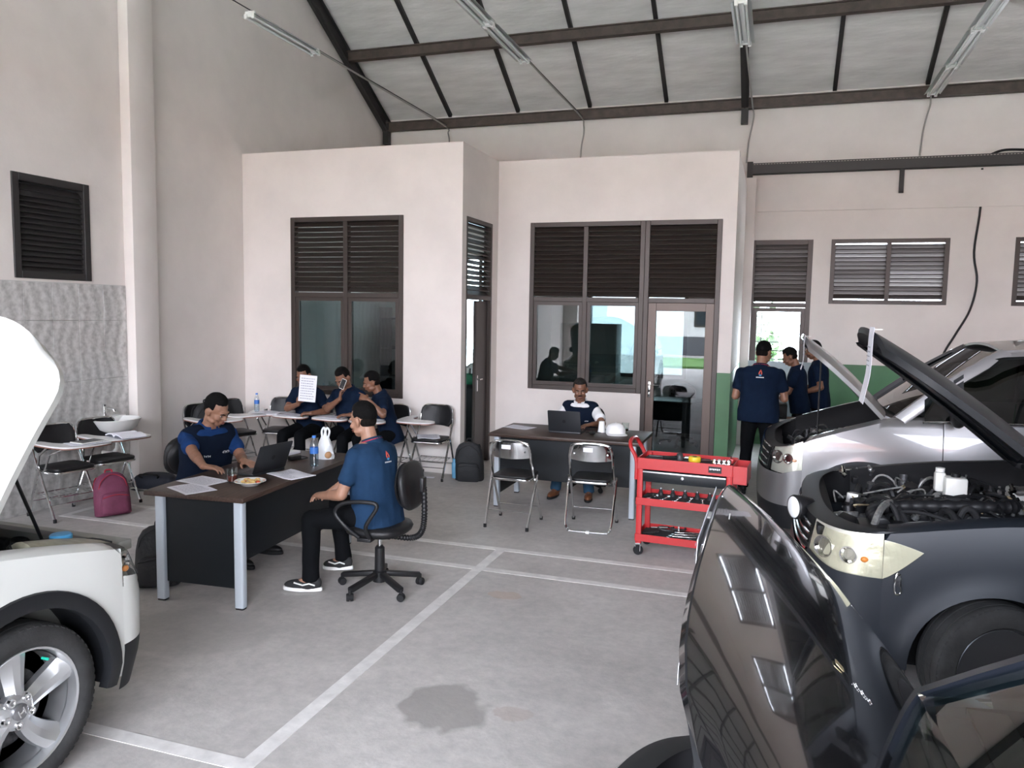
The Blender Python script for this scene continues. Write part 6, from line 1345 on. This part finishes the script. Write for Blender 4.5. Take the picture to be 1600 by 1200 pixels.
o0 = hp(bu, bvv, 0); ex = (hp(bu+.02, bvv, .004)-hp(bu-.02, bvv, .004)).normalized(); ey = (hp(bu, bvv+.02, .004)-hp(bu, bvv-.02, .004)).normalized()
fc = bpy.data.curves.new('txt', 'FONT'); fc.body = 'AAH'; fc.size = .024; fc.extrude = .0004; fc.align_x = 'CENTER'
fo = bpy.data.objects.new('txt', fc); col.objects.link(fo); tm = bpy.data.meshes.new_from_object(fo.evaluated_get(bpy.context.evaluated_depsgraph_get())); bpy.data.objects.remove(fo)
nn = ex.cross(ey); nn = nn if nn.z > 0 else -nn
xx = -ex; yy = nn.cross(xx)
tm.transform(frame(o0+nn*.0012, xx, yy, nn)); tm.materials.append(M_CHROME); link('badge_letters', tm, bonnet)
MB().prism(rrect(.022, .02, .004, 3), 0, .001, frame(o0-xx*.058+yy*.01+nn*.0008, xx, yy, nn)).build('badge', mat('gold_badge', (.6, .5, .3), .35, .8), bonnet)
# details on the blue-grey car
g_ = CARS['g'][0]
q = gy(1245, 792, 4.62); L_ = V((1.04-q.x, 4.89-q.y, q.z)); lm = MB().lathe([(0, -.10), (.05, -.09), (.066, -.03), (.070, .01), (.066, .02), (.060, .022)], 24, rotm(0, PI/2, .55, tuple(L_)), False).build('auxiliary_lamp', M_BLKPL, g_, angle=50)
MB().lathe([(.060, .020), (.045, .026), (0, .03)], 24, rotm(0, PI/2, .55, tuple(L_))).build('lamp_glass', mat('pale_lamp', (.75, .77, .78), .15), lm)
q = gy(1402, 914, 4.0); x_ = 1.04-q.x; yv = CARS['g'][3](x_, q.z)+.006
cl = MB().tube(smoothpath([(x_-.012, yv, q.z+.045), (x_+.004, yv+.008, q.z+.05), (x_+.012, yv+.01, q.z), (x_+.006, yv+.008, q.z-.045), (x_-.016, yv+.006, q.z-.04), (x_-.014, yv+.008, q.z)], 4, True), .004, 6).build('spring_clip', M_CHROME, g_); MB().box((x_, yv+.002, q.z+.018), (.022, .008, .05)).build('clip_plate', M_ENG, cl)
# reservoir cap on the white car
hw_ = CARS['w'][0]; q = gz(95, 832, .93); L_ = Mx.Rotation(-rad(90), 3, 'Z') @ V((q.x+3.60, q.y-2.19, .90))
MB().lathe([(.045, 0), (.047, .004), (.047, .018), (.042, .024), (0, .026)], 20, Mx.Translation(L_)).build('washer_cap', mat('blue_washer_cap', (.06, .28, .52), .4), hw_)

# swept-back headlamp housing seen under the white car's raised bonnet
M_HOUS = mat('yellowed_housing', (.27, .26, .19), .4, var=.3, scale=12); ztw = CARS['w'][4]; latw = CARS['w'][3]
for sd in (-1, 1):
    g = []
    for i in range(9):
        u = i/8; x = .16+.44*u; y = latw(x, ztw(x))-.115-.03*u
        g.append([V((x, sd*(y-(.12+.10*u)*k/4), ztw(x)+.012+.022*math.sin(PI*k/4)*(1-u*.4)-.05*max(0, u-.6)*k/4)) for k in range(5)])
    ho_ = MB().sheet(g, .03).build('headlamp_housing', M_HOUS, hw_, angle=60)
    MB().tube([g[i][4] for i in range(9)], .009, 6).build('housing_seal', M_CLAD, ho_); MB().tube([g[8][k] for k in range(5)], .008, 6).build('housing_seal', M_CLAD, ho_)

# white reservoirs in the far half of the blue-grey car's engine bay, bright bits around them
for px, py, y_, sz in ((1492, 762, 5.15, (.12, .10, .13)), (1468, 752, 5.2, (.06, .06, .12))):
    q = gy(px, py, y_); L_ = (1.04-q.x, 4.89-q.y, q.z)
    rv = MB().box(L_, sz).build('reservoir', mat('milky_plastic', (.66, .66, .62), .4), g_, bevel=.015); MB().lathe([(.026, 0), (.026, .022), (0, .024)], 14, Mx.Translation((L_[0], L_[1], L_[2]+sz[2]/2))).build('reservoir_cap', M_WHITEP if sz[0] < .1 else M_BLKPL, rv)
rn = random.Random(21)
for k in range(46):
    x0, y0 = rn.uniform(-.36, .62), rn.uniform(-.58, .55); z0 = .885-.05*(y0/.6)+rn.uniform(-.03, .05); r_ = rn.uniform(.008, .022)
    if k % 2: MB().lathe([(r_, 0), (r_, .02), (r_*.6, .024), (r_*.6, .05), (0, .05)], 8, rotm(rn.uniform(-1, 1), rn.uniform(-1, 1), 0, (x0, y0, z0))).build('bolt_fitting', rn.choice((M_ALU, M_CHROME, M_ENG)), g_, angle=40)
    else: MB().tube(smoothpath([(x0, y0, z0), (x0+rn.uniform(-.1, .1), y0+rn.uniform(-.1, .1), z0+.03), (x0+rn.uniform(-.2, .2), y0+rn.uniform(-.2, .2), z0-.02)], 4), .005, 6).build('wiring', rn.choice((M_ALU, M_BLKPL, M_BLKPL, mat('tan_wire', (.25, .2, .12), .6))), g_)
